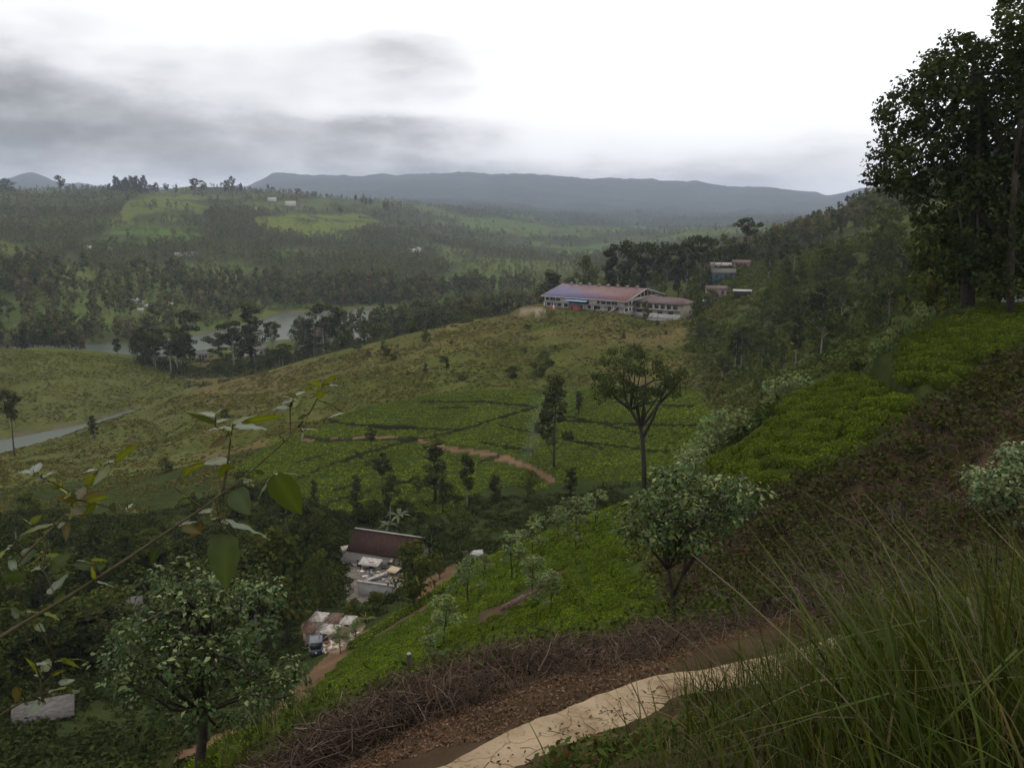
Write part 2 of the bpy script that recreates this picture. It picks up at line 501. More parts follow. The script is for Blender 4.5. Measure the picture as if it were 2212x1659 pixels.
TEA_P1 = [(1540,1000),(1660,930),(1690,872),(1790,822),(1870,812),(1915,848),(1978,878),(1950,912),(1850,985),(1700,1055),(1640,1062),(1560,1035)]
TEA_P2 = [(1930,785),(1962,742),(2010,704),(2100,680),(2500,640),(2500,690),(2260,722),(2120,788),(2055,838),(1990,838),(1948,816)]
TEA_HILL = [(600,955),(660,935),(750,892),(900,855),(1050,840),(1200,838),(1500,838),(1540,900),(1545,965),(1400,1035),(1200,1045),(1150,1060),(1060,1045),(1000,1095),(900,1135),(760,1115),(680,1085),(560,1040),(500,1020),(540,985)]
PRUNED = [(1500,1345),(1640,1335),(1740,1400),(1900,1360),(2300,1290),(2900,1200),(2900,640),(2300,722),(2130,790),(2060,855),(1990,885),(1850,990),(1650,1075),(1540,1060),(1420,1120),(1400,1220),(1430,1300)]
PRUNED_ = [(1500,1345),(1430,1300),(1400,1220),(1420,1120),(1540,1060),(1650,1075),(1850,990),(1990,885),(2060,855),(2130,790),(2300,730),(2300,1050),(2100,1170),(1900,1225),(1700,1285)]
SOIL_YARD = [(1120,674),(1170,662),(1182,679),(1130,679)]
VILLAGE = [(735,1175),(870,1195),(870,1290),(800,1310),(750,1300)]
PATH_FOOT = [(340,1670),(420,1632),(480,1597),(600,1545),(655,1495),(690,1452),(735,1408),(790,1372),(880,1325),(950,1280)]
PATH_FOOT2 = [(905,1305),(930,1262),(985,1232)]
PATH_TEA = [(655,950),(700,951),(760,947),(830,946),(900,950),(955,966),(1050,980),(1130,1003),(1165,1022),(1195,1040)]
GAPS = [[(650,940),(700,951),(830,950),(930,945),(1000,928),(1060,908),(1150,882)], [(640,1035),(700,1010),(770,985),(850,960),(900,950)],
        [(700,1090),(760,1070),(830,1050),(900,1033),(960,1018)], [(870,1040),(920,1050),(975,1052)], [(770,975),(790,1000),(850,1015)],
        [(1030,1002),(1075,985)], [(760,915),(830,925),(1000,928)], [(910,868),(1050,868),(1160,880)], [(1010,880),(950,882)],
        [(1080,920),(1180,940),(1300,968)], [(1180,905),(1320,915),(1520,920)], [(1330,870),(1500,878)], [(1150,975),(1090,965),(1040,955)], [(1190,890),(1340,925),(1420,945)], [(700,905),(760,918),(900,922)], [(690,985),(640,1000)], [(720,1060),(780,1040)], [(1220,950),(1420,975),(1530,970)]]
SOIL_DARK = [(600,1740),(800,1600),(900,1548),(1100,1488),(1300,1440),(1520,1372),(1640,1340),(1740,1400),(1700,1440),(1200,1560),(900,1700),(700,1800)]

C = np.zeros(GX.shape + (3,))
def setc(mask, col, amt=1.0):
    C[mask] = C[mask] * (1 - amt) + np.array(col) * amt
n1 = fbm(GX / 60, GY / 60, 4); n2 = fbm(GX / 12 + 8, GY / 12, 4); n3 = fbm(GX / 3 + 2, GY / 3, 3)
setc(DD >= 0, (0.038, 0.046, 0.015))
mk = (DD < 9); setc(mk, (0.055, 0.045, 0.022))
mk = (DD > 60) & (DD < 260); setc(mk, (0.032, 0.042, 0.013))
# grass slopes: olive with dry brown drifts
mk = (DD > 195) & (DD < 420)
g = np.clip((n1 * 0.6 + n2 * 0.4 - 0.40) * 5, 0, 1)[..., None]
C[mk] = (np.array([0.066, 0.074, 0.017]) * (1 - g) + np.array([0.105, 0.084, 0.034]) * g)[mk]
left = mk & (GPX < 420)
C[left] = (np.array([0.066, 0.078, 0.018]) * (1 - g * .6) + np.array([0.095, 0.092, 0.036]) * g * .6)[left]
mk = (DD > 180) & (DD < 520) & (GPX > 1480); setc(mk, (0.05, 0.062, 0.02), .7)
# beyond the lake
clear = np.clip((fbm(GX / 130 + 40, GY / 170 + 7, 4) - 0.50) * 9, 0, 1)[..., None]
mk = DD > 425
C[mk] = (np.array([0.050, 0.058, 0.026]) * (1 - clear) + np.array([0.085, 0.110, 0.032]) * clear)[mk]
CLEAR = [([(255,475),(270,440),(310,416),(375,413),(420,425),(470,445),(440,470),(330,482)], (0.115, 0.135, 0.038)),
         ([(540,470),(640,465),(780,460),(820,480),(740,520),(640,510),(560,495)], (0.13, 0.16, 0.035)),
         ([(180,520),(240,500),(330,492),(430,505),(440,525),(300,530),(200,535)], (0.085, 0.135, 0.035)),
         ([(0,520),(60,535),(80,560),(40,590),(0,600)], (0.11, 0.14, 0.03)), ([(90,600),(150,550),(200,580),(240,610),(160,620)], (0.115, 0.13, 0.04)),
         ([(560,545),(660,535),(760,545),(700,560),(600,560)], (0.10, 0.13, 0.032)), ([(900,560),(960,548),(1030,560),(980,575)], (0.085, 0.11, 0.035)),
         ([(1200,545),(1300,528),(1330,540),(1260,560)], (0.10, 0.14, 0.04)), ([(300,690),(330,650),(370,660),(350,690)], (0.11, 0.15, 0.03)),
         ([(500,440),(700,428),(860,440),(800,455),(600,455)], (0.10, 0.12, 0.04)), ([(690,700),(740,692),(760,720),(700,735)], (0.08, 0.11, 0.03)),
         ([(455,725),(490,690),(520,690),(520,730)], (0.085, 0.11, 0.03))]
CLEARM = np.zeros(GX.shape, bool)
for poly, col in CLEAR:
    mk = inpoly(GPX, GPY, poly) & (DD > 425) & (DD < 2300) & front
    edge = np.clip((fbm(GX / 26 + 70, GY / 40, 4) - .36) * 6, 0, 1)
    mm = (np.array([0.050, 0.060, 0.026]) * (1 - edge[..., None]) + np.array(col) * .88 * edge[..., None]); C[mk] = C[mk] * .1 + mm[mk] * .9; CLEARM |= mk
mk = DD > 2600; setc(mk, (0.030, 0.040, 0.032), .8)
mk = (GZ < WZ + 0.4) & (DD > 200) & (DD < 640); setc(mk, (0.10, 0.085, 0.055))
def zone(poly, d0, d1): return inpoly(GPX, GPY, poly) & (DD > d0) & (DD < d1) & front
JX = GPX + (fbm(GX / 3, GY / 3 + 9, 3) - .5) * 26; JY = GPY + (fbm(GX / 3 + 5, GY / 3, 3) - .5) * 26
mk = zone(TEA_HILL, 132, 246); setc(mk, (0.032, 0.044, 0.009))
mk = zone(TEA_NEAR, 6.5, 92); setc(mk, (0.036, 0.052, 0.012))
mk = zone(TEA_P1, 20, 64) | zone(TEA_P2, 20, 80); setc(mk, (0.034, 0.048, 0.010))
mk = zone(TEA_NEAR, 9, 92) & (polydist(GPX, GPY, [(1050,1335),(1110,1308),(1165,1275),(1210,1236)]) < 15); setc(mk, (0.075, 0.046, 0.030), .9)
mk = inpoly(JX, JY, PRUNED) & (DD > 9) & (DD < 60) & front
C[mk] = (np.array([0.052, 0.028, 0.018]) * (1 - n3[..., None]) + np.array([0.028, 0.024, 0.012]) * n3[..., None])[mk]
SOILC = np.array([0.135, 0.082, 0.048])
mk = zone(SOIL_DARK, 4, 24)
C[mk] = (np.array([0.080, 0.050, 0.031]) * (1 - n3[..., None]) + np.array([0.042, 0.031, 0.019]) * n3[..., None])[mk]
mk = (polydist(GPX, GPY, PATH_FOOT) < np.interp(GPY, [1280, 1400, 1660], [7, 13, 30])) & (DD > 50) & (DD < 100) & front; setc(mk, SOILC, .95)
mk = (polydist(GPX, GPY, PATH_FOOT2) < 16) & (DD > 60) & (DD < 110) & front; setc(mk, SOILC, .95)
JX2 = GPX + (fbm(GX / 1.5, GY / 1.5 + 9, 3) - .5) * 14; JY2 = GPY + (fbm(GX / 1.5 + 5, GY / 1.5, 3) - .5) * 10
mk = (polydist(JX2, JY2, PATH_TEA) < np.interp(GPX, [650, 900, 1000, 1200], [2.2, 2.8, 5, 7])) & (DD > 130) & (DD < 240) & front; setc(mk, SOILC * 1.05)
for gp in GAPS:
    mk = (polydist(GPX, GPY, gp) < 3.6) & (DD > 130) & (DD < 240) & front; setc(mk, (0.012, 0.013, 0.006), .95)
mk = zone(SOIL_YARD, 300, 420); setc(mk, (0.22, 0.18, 0.12))
mk = zone(VILLAGE, 85, 140); setc(mk, (0.15, 0.13, 0.105))
mk = inpoly(GPX, GPY, [(660,1400),(650,1350),(720,1330),(790,1345),(780,1372),(730,1412)]) & (DD > 70) & (DD < 105) & front; setc(mk, (0.20, 0.145, 0.095))
ff = (w * 0.0)
C *= (0.82 + 0.36 * fbm(GX / (0.02 * DD + .3), GY / (0.02 * DD + .3), 3))[..., None]

idx = np.arange(ND * NA).reshape(ND, NA)
i0 = idx[:-1, :]; i1 = idx[1:, :]
Fq = np.stack([i0, np.roll(i0, -1, 1), np.roll(i1, -1, 1), i1], -1).reshape(-1, 4)
Vg = P3.reshape(-1, 3)
Vg = np.vstack([Vg, [[0, 0, -1.6]]])
Fc = np.stack([np.full(NA, len(Vg) - 1), np.roll(idx[0], -1), idx[0]], -1)
gm, nt, out = new_mat('ground_cover')
at = N(nt, 'ShaderNodeAttribute', attribute_name='Col')
na = noise(nt, 0.9, 8, 0.7); nb = noise(nt, 0.11, 6, 0.7); nc = noise(nt, 14.0, 4, 0.7)
k = math_node(nt, 'ADD', ramp(nt, na, 0.3, 0.7, 0.62, 1.2), ramp(nt, nb, 0.3, 0.7, -0.22, 0.25))
vm = nt.nodes.new('ShaderNodeVectorMath'); vm.operation = 'SCALE'
nt.links.new(at.outputs['Color'], vm.inputs[0]); nt.links.new(k, vm.inputs['Scale'])
p = N(nt, 'ShaderNodeBsdfPrincipled'); p.inputs['Roughness'].default_value = 0.95; p.inputs['Specular IOR Level'].default_value = 0.0
nt.links.new(vm.outputs[0], p.inputs['Base Color'])
bp = N(nt, 'ShaderNodeBump'); bp.inputs['Strength'].default_value = 0.6; bp.inputs['Distance'].default_value = 0.12
nt.links.new(math_node(nt, 'ADD', na, math_node(nt, 'MULTIPLY', nc, 0.3)), bp.inputs['Height']); nt.links.new(bp.outputs[0], p.inputs['Normal'])
nt.links.new(p.outputs[0], out.inputs[0])
ground = link('ground', raw_mesh('ground', Vg, [Fq, Fc], np.vstack([C.reshape(-1, 3), [[0.05, 0.05, 0.02]]]), True), gm)
tag(ground, 'rolling hill country of grass slopes, tea gardens and wooded ridges', 'ground', kind='structure')

# ------------------------------------------------------------------ the lake
wm, nt, out = new_mat('lake_water')
p = N(nt, 'ShaderNodeBsdfPrincipled'); p.inputs['Base Color'].default_value = (0.066, 0.080, 0.058, 1)
p.inputs['Roughness'].default_value = 0.3; p.inputs['Specular IOR Level'].default_value = 0.06; p.inputs['IOR'].default_value = 1.33
nn = noise(nt, 0.35, 4, 0.6, stretch=(1, 3, 1))
bp = N(nt, 'ShaderNodeBump'); bp.inputs['Strength'].default_value = 0.25; bp.inputs['Distance'].default_value = 0.3
nt.links.new(nn, bp.inputs['Height']); nt.links.new(bp.outputs[0], p.inputs['Normal'])
nt.links.new(p.outputs[0], out.inputs[0])
mb = MB(); mb.add([(-460, 200, WZ), (170, 200, WZ), (170, 640, WZ), (-460, 640, WZ)], [[0, 1, 2, 3]])
lake = mb.build('lake_water', wm); tag(lake, 'calm grey green lake lying behind the grass slope', 'lake', kind='structure')
# ------------------------------------------------------------------ tree prototypes (unit height)
M_LEAF = leaf_mat('foliage', trans=0.18, rough=0.75, spec=0.0, vary=0.5)
M_LEAF_GLOSS = leaf_mat('glossy_foliage', trans=0.16, rough=0.5, spec=0.12, vary=0.2)
M_BARK = plain_mat('bark', (0.060, 0.048, 0.036), 0.9, col2=(0.025, 0.020, 0.016), scale=6, bump=0.5)
M_BARK_PALE = plain_mat('pale_bark', (0.22, 0.20, 0.17), 0.9, col2=(0.10, 0.09, 0.075), scale=5)


def crown(clumps, per, size, col, rng, up=0.35, flat=0.75, var=0.35):
    """leaf clusters round the clump centres; returns V, F, C"""
    cl = np.asarray(clumps, float)
    c = np.repeat(cl, per, 0); n = len(c)
    d = nrm(rng.normal(size=(n, 3))); r = c[:, 3] * (0.35 + 0.65 * rng.random(n) ** 0.5)
    off = d * r[:, None]; off[:, 2] *= flat
    pos = c[:, :3] + off
    nor = nrm(d * 0.6 + rng.normal(size=(n, 3)) * 0.55 + np.array([0, 0, up]))
    s = size * (0.6 + 0.8 * rng.random(n))
    V, F = leaf_quads(pos, nor, s, s * 0.62, rng=rng)
    k = 1 + var * (rng.random(n) - 0.5) * 2
    k = k * np.repeat(1 + 0.5 * (rng.random(len(cl)) - 0.5), per)
    hue = rng.random(n)[:, None]
    C_ = np.asarray(col)[None] * k[:, None] * (1 + (hue - .5) * np.array([[0.5, 0.05, -0.2]]))
    return V, F, np.repeat(C_, 4, 0)


def env_clumps(nc, z0, z1, renv, rc, rng, sq=0.5):
    out_ = []
    for i in range(nc):
        t = (i + rng.random()) / nc; z = z0 + (z1 - z0) * t
        rr = renv(t) * rng.random() ** sq; a = rng.random() * 2 * pi
        out_.append((rr * cos(a), rr * sin(a), z, rc * (0.7 + 0.6 * rng.random())))
    return out_


def limb_mesh(clumps, rng, trunk_r=0.018, top=0.85, nl=7, bend=0.03, sides=5, base=0.0):
    mb = MB()
    zs = np.linspace(base - 0.03, top, 7)
    ph = rng.random(2) * 6
    path = np.stack([bend * np.sin(zs * 4 + ph[0]) * zs, bend * np.sin(zs * 3 + ph[1]) * zs, zs], 1)
    mb.tube(path, trunk_r * np.linspace(1.25, 0.3, 7), sides)
    cl = [clumps[i] for i in rng.choice(len(clumps), min(nl, len(clumps)), replace=False)]
    for x, y, z, r in cl:
        zb = max(0.08, min(top * 0.92, z - 0.10 - 0.5 * hypot(x, y)))
        b = np.array([np.interp(zb, zs, path[:, 0]), np.interp(zb, zs, path[:, 1]), zb]); e = np.array([x, y, z])
        m_ = (b + e) / 2 + np.array([0, 0, -0.02])
        mb.tube([b, m_, e], [trunk_r * 0.55, trunk_r * 0.4, trunk_r * 0.15], 4)
    return mb


G_DARK, G_MID, G_LITE, G_PALE = (0.044, 0.050, 0.015), (0.056, 0.066, 0.015), (0.080, 0.098, 0.020), (0.118, 0.148, 0.060)


def proto(kind, seed):
    rng = np.random.default_rng(seed)
    if kind == 'gum':
        cl = env_clumps(20, 0.38, 0.97, lambda t: 0.17 * sqrt(max(0.05, 1 - (2 * t - 0.95) ** 2)), 0.075, rng)
        cr = crown(cl, 62, 0.042, G_DARK, rng); tk = limb_mesh(cl, rng, 0.014, 0.85, 9, 0.03)
    elif kind == 'dome':
        cl = []
        for i in range(17):
            a = rng.random() * 6.28; r_ = 0.27 * rng.random() ** .5; cl.append((r_ * cos(a), r_ * sin(a), 0.93 - 1.9 * r_ ** 2 - 0.15 * rng.random() * (i % 3 == 0) * 2, 0.08))
        for i in range(5):
            a = rng.random() * 6.28; cl.append((0.15 * cos(a), 0.15 * sin(a), 0.45 + 0.3 * rng.random(), 0.07))
        cr = crown(cl, 60, 0.042, G_DARK, rng, flat=0.6); tk = limb_mesh(cl, rng, 0.016, 0.78, 12, 0.03)
    elif kind == 'slim':
        cl = env_clumps(18, 0.22, 0.97, lambda t: 0.085 * (1.1 - 0.7 * t), 0.06, rng)
        cr = crown(cl, 60, 0.038, G_DARK, rng); tk = limb_mesh(cl, rng, 0.012, 0.92, 7, 0.015)
    elif kind == 'round':
        cl = env_clumps(24, 0.22, 0.92, lambda t: 0.36 * sqrt(max(0.08, 1 - (2 * t - 0.9) ** 2)), 0.12, rng)
        cr = crown(cl, 66, 0.052, G_MID, rng); tk = limb_mesh(cl, rng, 0.022, 0.6, 8, 0.04)
    elif kind == 'cone':
        cl = env_clumps(26, 0.28, 0.98, lambda t: 0.165 * (1.05 - t) ** 0.6, 0.062, rng)
        cr = crown(cl, 64, 0.036, G_DARK, rng, up=0.1); tk = limb_mesh(cl, rng, 0.011, 0.93, 12, 0.012)
    elif kind == 'lolly':        # bare stem, small round head
        cl = env_clumps(12, 0.56, 0.95, lambda t: 0.13 * sqrt(max(0.08, 1 - (2 * t - 1) ** 2)), 0.065, rng)
        cr = crown(cl, 60, 0.040, G_DARK, rng); tk = limb_mesh(cl, rng, 0.010, 0.8, 7, 0.03)
    elif kind == 'scrub':
        cl = env_clumps(18, 0.10, 0.9, lambda t: 0.42 * sqrt(max(0.1, 1 - (1.6 * t - 0.6) ** 2)), 0.17, rng)
        cr = crown(cl, 62, 0.085, G_MID, rng); tk = limb_mesh(cl, rng, 0.022, 0.5, 6, 0.06)
    elif kind == 'sapling':      # sparse, pale upright leaves
        cl = env_clumps(11, 0.38, 0.95, lambda t: 0.24 * (1.0 - 0.4 * t), 0.10, rng)
        cr = crown(cl, 70, 0.044, G_PALE, rng, up=0.8); tk = limb_mesh(cl, rng, 0.011, 0.85, 9, 0.05)
    elif kind == 'pale':         # denser pale shrub tree
        cl = env_clumps(16, 0.35, 0.95, lambda t: 0.36 * sqrt(max(0.1, 1 - (1.7 * t - 0.6) ** 2)), 0.13, rng)
        cr = crown(cl, 150, 0.034, G_PALE, rng, up=0.8); tk = limb_mesh(cl, rng, 0.016, 0.6, 9, 0.05)
    tr = (np.vstack(tk.v), [np.vstack(f) for f in tk.f.values()])
    return cr, tr


KINDS = dict(gum=3, dome=3, slim=3, round=3, cone=2, lolly=2, scrub=3, sapling=3, pale=2)
PR = {k: [proto(k, 100 + 10 * i + j) for j in range(n)] for i, (k, n) in enumerate(KINDS.items())}
PMESH = {}
for k, l in PR.items():
    for j, ((V, F, C_), (tv, tf)) in enumerate(l):
        cm = raw_mesh('crown', V, [F], C_); cm.materials.append(M_LEAF)
        tm = raw_mesh('trunk', tv, tf, np.full((len(tv), 3), 0.5)); tm.materials.append(M_BARK_PALE if k in ('gum', 'dome') else M_BARK)
        PMESH[k, j] = (tm, cm)

NAMES = dict(gum='gum_tree', dome='gum_tree', slim='slim_tree', round='round_tree', cone='conifer_tree', lolly='slim_tree', scrub='scrub_tree', sapling='sapling', pale='pale_leaved_tree')
TREES = []


def tree(kind, base, height, width=None, label=None, group=None, cat='tree', rng=R, parts=True, var=None):
    """width = crown diameter as a factor of the natural one"""
    j = int(rng.integers(KINDS[kind])) if var is None else var
    tm, cm = PMESH[kind, j]
    wf = width or 1.0
    e = empty(NAMES[kind], tuple(base), rng.random() * 6.28, label, cat, group, (height * wf, height * wf, height))
    link('trunk', tm, parent=e); link('crown', cm, parent=e)
    TREES.append(e)
    return e


def tree_px(kind, x, ytop, d=None, ybase=None, w=1.0, label=None, group=None, **kw):
    """a tree whose top shows at row ytop; its foot at range d (or where row ybase meets the ground)"""
    b = hit(x, ybase) if d is None else on_ground(x, d)
    dd = hypot(b[0], b[1])
    zt = float(ray(x, ytop)[2]) * dd
    return tree(kind, b, max(zt - b[2], 0.5), w, label, group, **kw)


# --- tall gums behind the factory ------------------------------------------------
T = [('round',1265,548,372,.8,'dark rounded tree close behind the left half of the long factory roof'),
     ('slim',1318,530,378,1.3,'slim dark tree with a small head behind the middle of the factory roof'),
     ('gum',1348,521,376,1.0,'tall narrow tree with a domed head, next to the slimmer one behind the factory'),
     ('dome',1396,514,385,.8,'umbrella headed gum tree behind the factory gable'),
     ('dome',1438,517,390,.8,'thin trunked gum with a small flat umbrella head behind the factory annexe'),
     ('dome',1510,502,380,1.0,'large gum tree with a broad umbrella head between factory and hillside houses'),
     ('gum',1480,520,395,1.0,'dark gum just left of the broad umbrella headed one'),
     ('dome',1613,466,428,1.05,'tallest and broadest gum tree standing above the hillside houses'),
     ('dome',1560,530,432,.8,'smaller gum tree in front of the valley, left of the tallest gum'),
     ('lolly',1668,500,425,1.1,'thin gum with a tuft head just right of the tallest gum'),
     ('gum',1692,528,385,1.5,'dense dark tree right of the hillside houses'),
     ('round',1508,575,372,.7,'dark round tree beside the pale roofed hillside house'),
     ('round',1420,590,370,.7,'low dark tree behind the small house at the factory'),
     ('gum',1230,600,385,1.2,'bushy tree left of the rounded tree behind the factory'),
     ('gum',1185,585,420,1.4,'dark tree beyond the left end of the factory'),
     ('round',1500,610,345,.7,'dark tree hiding the right end of the brown annexe roof'),
     ('round',1395,648,318,.55,'small dark tree in front of the factory gable corner'),
     ('round',1645,556,425,.8,'dark tree behind the house with the red roof'),
     ('round',1465,560,400,.7,'dark bushy tree under the umbrella headed gums')]
for k, x, yt, d, w_, lb in T:
    tree_px(k, x, yt, d, w=w_, label=lb)

for x, yt, d, lb in ((1530,622,345,'low dark bush tree at the lower left of the hillside houses'), (1578,612,352,'bush tree before the gap between the hillside houses'), (1600,598,362,'small tree right of the teal walled house'), (1532,584,376,'small tree left of the teal walled house'), (1625,640,330,'dark bush tree right of the open shed'), (1505,646,325,'bush tree before the white walled hillside house')):
    tree_px('round', x, yt, d, w=1.0, label=lb)

for i in range(16):
    x = R.uniform(1485, 1720); yt = R.uniform(545, 610) if x > 1640 or x < 1515 else R.uniform(520, 560)
    tree_px(['round', 'gum', 'scrub', 'dome'][int(R.integers(4))], x, yt, R.uniform(402, 440) if 1515 < x < 1640 else R.uniform(345, 420), w=R.uniform(.9, 1.3), label='dark tree among those crowding round the hillside houses', group='trees crowding round the hillside houses')

# --- crest of the right hillside ---------------------------------------------------
T = [('dome',1742,500,420,.8,'small flat headed tree on the hillside crest, first right of the houses'),
     ('dome',1772,492,425,.7,'flat headed tree with a clear stem on the hillside crest'),
     ('lolly',1798,478,430,1.2,'thin tuft headed tree on the hillside crest'),
     ('cone',1815,490,430,1.2,'little pointed tree on the hillside crest'),
     ('round',1895,438,300,1.0,'big dark tree on the hillside crest, left of the tall roadside tree'),
     ('dome',1880,430,330,.7,'umbrella head rising out of the big dark crest tree'),
     ('round',1945,425,360,1.0,'broad misty tree on the crest behind the roadside tree'),
     ('round',1925,490,280,.9,'dark tree below the big crest tree'),
     ('dome',1850,500,380,1.2,'dark flat headed tree at the foot of the crest trees'),
     ('round',1985,480,230,.9,'dark tree at the left edge of the roadside tree'),
     ('round',2035,470,96,.9,'dark bushy tree standing close behind the roadside tree trunk'), ('round',2140,455,100,1.0,'dark bushy tree right behind the roadside tree'), ('round',2215,500,100,.9,'dark tree at the right edge behind the road')]
for k, x, yt, d, w_, lb in T:
    tree_px(k, x, yt, d, w=w_, label=lb)

# --- wooded right hillside: many trees -----------------------------------------------
HILL_LB = dict(round='bushy green tree in the dense wood covering the right hillside', gum='tall dark tree in the dense wood covering the right hillside',
               dome='flat headed tree in the dense wood covering the right hillside', scrub='low spreading tree in the dense wood covering the right hillside', slim='slim upright tree in the dense wood covering the right hillside')
n = 0
while n < 92:
    x = R.uniform(1490, 2215); y = R.uniform(560, 830)
    if not inpoly(np.array([x]), np.array([y]), [(1490,700),(1560,665),(1650,660),(1720,560),(1850,540),(2000,480),(2230,470),(2230,640),(2080,660),(1980,700),(1880,770),(1780,800),(1640,820),(1540,790),(1500,760)])[0]: continue
    b = hit(x, y, 95, 600)
    d = hypot(b[0], b[1])
    if d > 560 or (1505 < x < 1635 and y < 720): continue
    k = ['round', 'gum', 'dome', 'scrub', 'scrub', 'slim', 'round'][int(R.integers(7))]
    hh = {'scrub': 5.0, 'slim': 12, 'gum': 13, 'dome': 13, 'round': 9.0}[k] * R.uniform(.65, 1.25) * np.interp(d, [100, 400], [.7, 1.0])
    tree(k, b, hh, R.uniform(.85, 1.25), HILL_LB[k], 'trees of the wood on the right hillside'); n += 1
T = [('gum',1560,765,232,1.6,'dark dense tree at the left foot of the wooded hillside'),
     ('round',1640,790,190,.8,'dark bush tree above the tea patch, left of the pale leaved one'),
     ('round',1530,835,205,.7,'low dark tree beside the tea garden edge'),
     ('round',1830,760,110,.6,'dark rounded bush tree between the two bright tea patches'),
     ('pale',1700,800,120,1.0,'pale leaved small tree left above the bright tea patch'),
     ('pale',1560,880,110,1.1,'whitish leaved small tree standing left below the bright tea patch'),
     ('pale',1490,950,100,1.0,'pale leaved bush between the forked tree and the bright tea patch'),
     ('pale',1905,725,75,1.0,'pale leaved sapling at the top corner of the bright tea patch'),
     ('pale',1945,680,70,1.0,'pale leaved sapling left of the roadside tree trunk'),
     ('pale',1985,655,75,1.0,'taller pale leaved sapling close to the roadside tree trunk'),
     ('sapling',1870,790,60,1.0,'thin sapling at the corner of the two tea patches')]
for k, x, yt, d, w_, lb in T:
    tree_px(k, x, yt, d, w=w_, label=lb)

# --- lone trees on the grass slope and in the tea ----------------------------------------
T = [('lolly',32,832,None,985,1.1,'tall thin trunked tree alone at the left edge by the river arm'),
     ('cone',204,898,None,952,1.3,'small dark pointed tree by the end of the river arm'),
     ('cone',1196,813,None,1010,1.15,'tall conifer with a long bare foot in the tea garden'),
     ('lolly',803,922,None,985,1.2,'small headed slender tree on the tea terrace line'),
     ('lolly',828,976,None,1082,1.25,'slender tree with a clear pale stem in the lower tea garden'),
     ('slim',940,950,None,1085,2.0,'dark leaning tree in front of the red track'),
     ('round',905,1030,None,1065,.9,'dark little bush tree in the lower tea garden'),
     ('slim',1070,1025,None,1085,2.2,'small dark pointed tree left of the smoke'),
     ('round',1140,1010,None,1075,1.0,'dark round tree right of the smoke by the track'),
     ('slim',1232,1010,None,1075,2.2,'dark upright bush tree at the end of the red track'),
     ('round',1035,692,330,None,.5,'dark little tree alone high on the grass slope'),
     ('scrub',920,712,None,740,1.0,'dark bush on the skyline of the grass slope'),
     ('scrub',832,745,None,770,1.0,'brownish bush on the upper edge of the grass slope'),
     ('slim',920,785,None,812,2.2,'small upright bush in the middle of the grass slope'),
     ('slim',965,770,None,802,2.2,'upright bush right of another in the middle of the grass slope'),
     ('scrub',1180,755,None,790,1.2,'dark round bush at the right of the grass slope'),
     ('scrub',1160,780,None,812,1.5,'spreading green bush below the dark round one on the grass slope'),
     ('scrub',1110,790,None,815,1.6,'wide low bush on the grass slope above the tea garden'),
     ('slim',1250,845,None,895,2.0,'small bush tree right of the conifer in the tea'),
     ('scrub',360,985,None,1020,1.0,'small dark bush on the lower grass slope at left'),
     ('scrub',62,1058,None,1110,1.2,'dark bush tree low at the left edge'),
     ('scrub',490,880,None,905,1.5,'dark bush on the grass slope behind the leafy branch'),
     ('scrub',1000,800,None,822,1.2,'low brown bush on the grass slope')]
for k, x, yt, d, yb, w_, lb in T:
    tree_px(k, x, yt, d, yb, w=w_, label=lb)
for i in range(26):
    x = R.uniform(420, 1480); y = R.uniform(700, 830)
    b = hit(x, y, 150, 600)
    if 245 < hypot(b[0], b[1]) < 345:
        tree('scrub', b, R.uniform(1.2, 2.6), R.uniform(.9, 1.6), 'small bush scattered among others over the dry grass slope', 'bushes dotted over the grass slope', 'bush')

# --- trees along the lake ------------------------------------------------------------------
T = [('gum',255,732,388,1.5,'small tree standing alone before the lake'), ('gum',308,712,385,1.4,'first dark tree of the lakeside row'),
     ('gum',338,708,384,1.4,'dark tree with a pale trunk in the lakeside row'), ('dome',412,668,380,1.0,'big dark gum at the left of the lakeside houses'),
     ('slim',545,655,372,2.0,'tall narrow dark tree in the lakeside row'), ('dome',505,690,366,1.1,'broad dark gum beside the tall narrow one by the lake'),
     ('dome',590,690,385,.8,'dark gum left of the open water'), ('dome',700,652,392,1.15,'biggest gum of the lakeside row, beside the red roof'),
     ('gum',728,668,398,1.1,'dark gum touching the biggest one of the lakeside row'), ('gum',660,690,390,1.0,'dark gum over the red roofed house by the lake'),
     ('gum',790,692,408,1.3,'dark tree right of the water gap'), ('gum',823,690,412,1.3,'dark tree in the right part of the lakeside row'),
     ('gum',866,680,415,1.4,'tree with a rounded head in the right part of the lakeside row'), ('round',900,676,415,.8,'bushy dark tree at the right of the lakeside row')]
for k, x, yt, d, w_, lb in T:
    tree_px(k, x, yt, d, w=w_, label=lb)
LK = 'dark tree in the thick row between lakeside houses and grass slope'
for i in range(84):
    x = R.uniform(375, 760) if i < 44 else (R.uniform(700, 960) if i < 66 else R.uniform(900, 1130))
    yb = np.interp(x, [385, 405, 540, 663, 742, 866, 1035, 1129], [835, 835, 805, 768, 750, 718, 688, 670])
    d = np.interp(x, [385, 663, 866, 1130], [326, 350, 372, 400]) + R.uniform(0, 45)
    tree_px(['round', 'gum', 'scrub', 'dome', 'round'][int(R.integers(5))], x, yb - R.uniform(4, 46) * np.interp(x, [385, 700, 1130], [1.2, .8, .7]), d, w=R.uniform(1.0, 1.6), label=LK, group='trees between lake and grass slope')

for i in range(18):
    x = R.uniform(292, 520)
    tree_px(['round', 'gum', 'gum', 'dome'][int(R.integers(4))], x, R.uniform(694, 742), R.uniform(366, 384), w=R.uniform(1.0, 1.5), label='dark tree of the clump round the leftmost lakeside houses', group='trees round the leftmost lakeside houses')

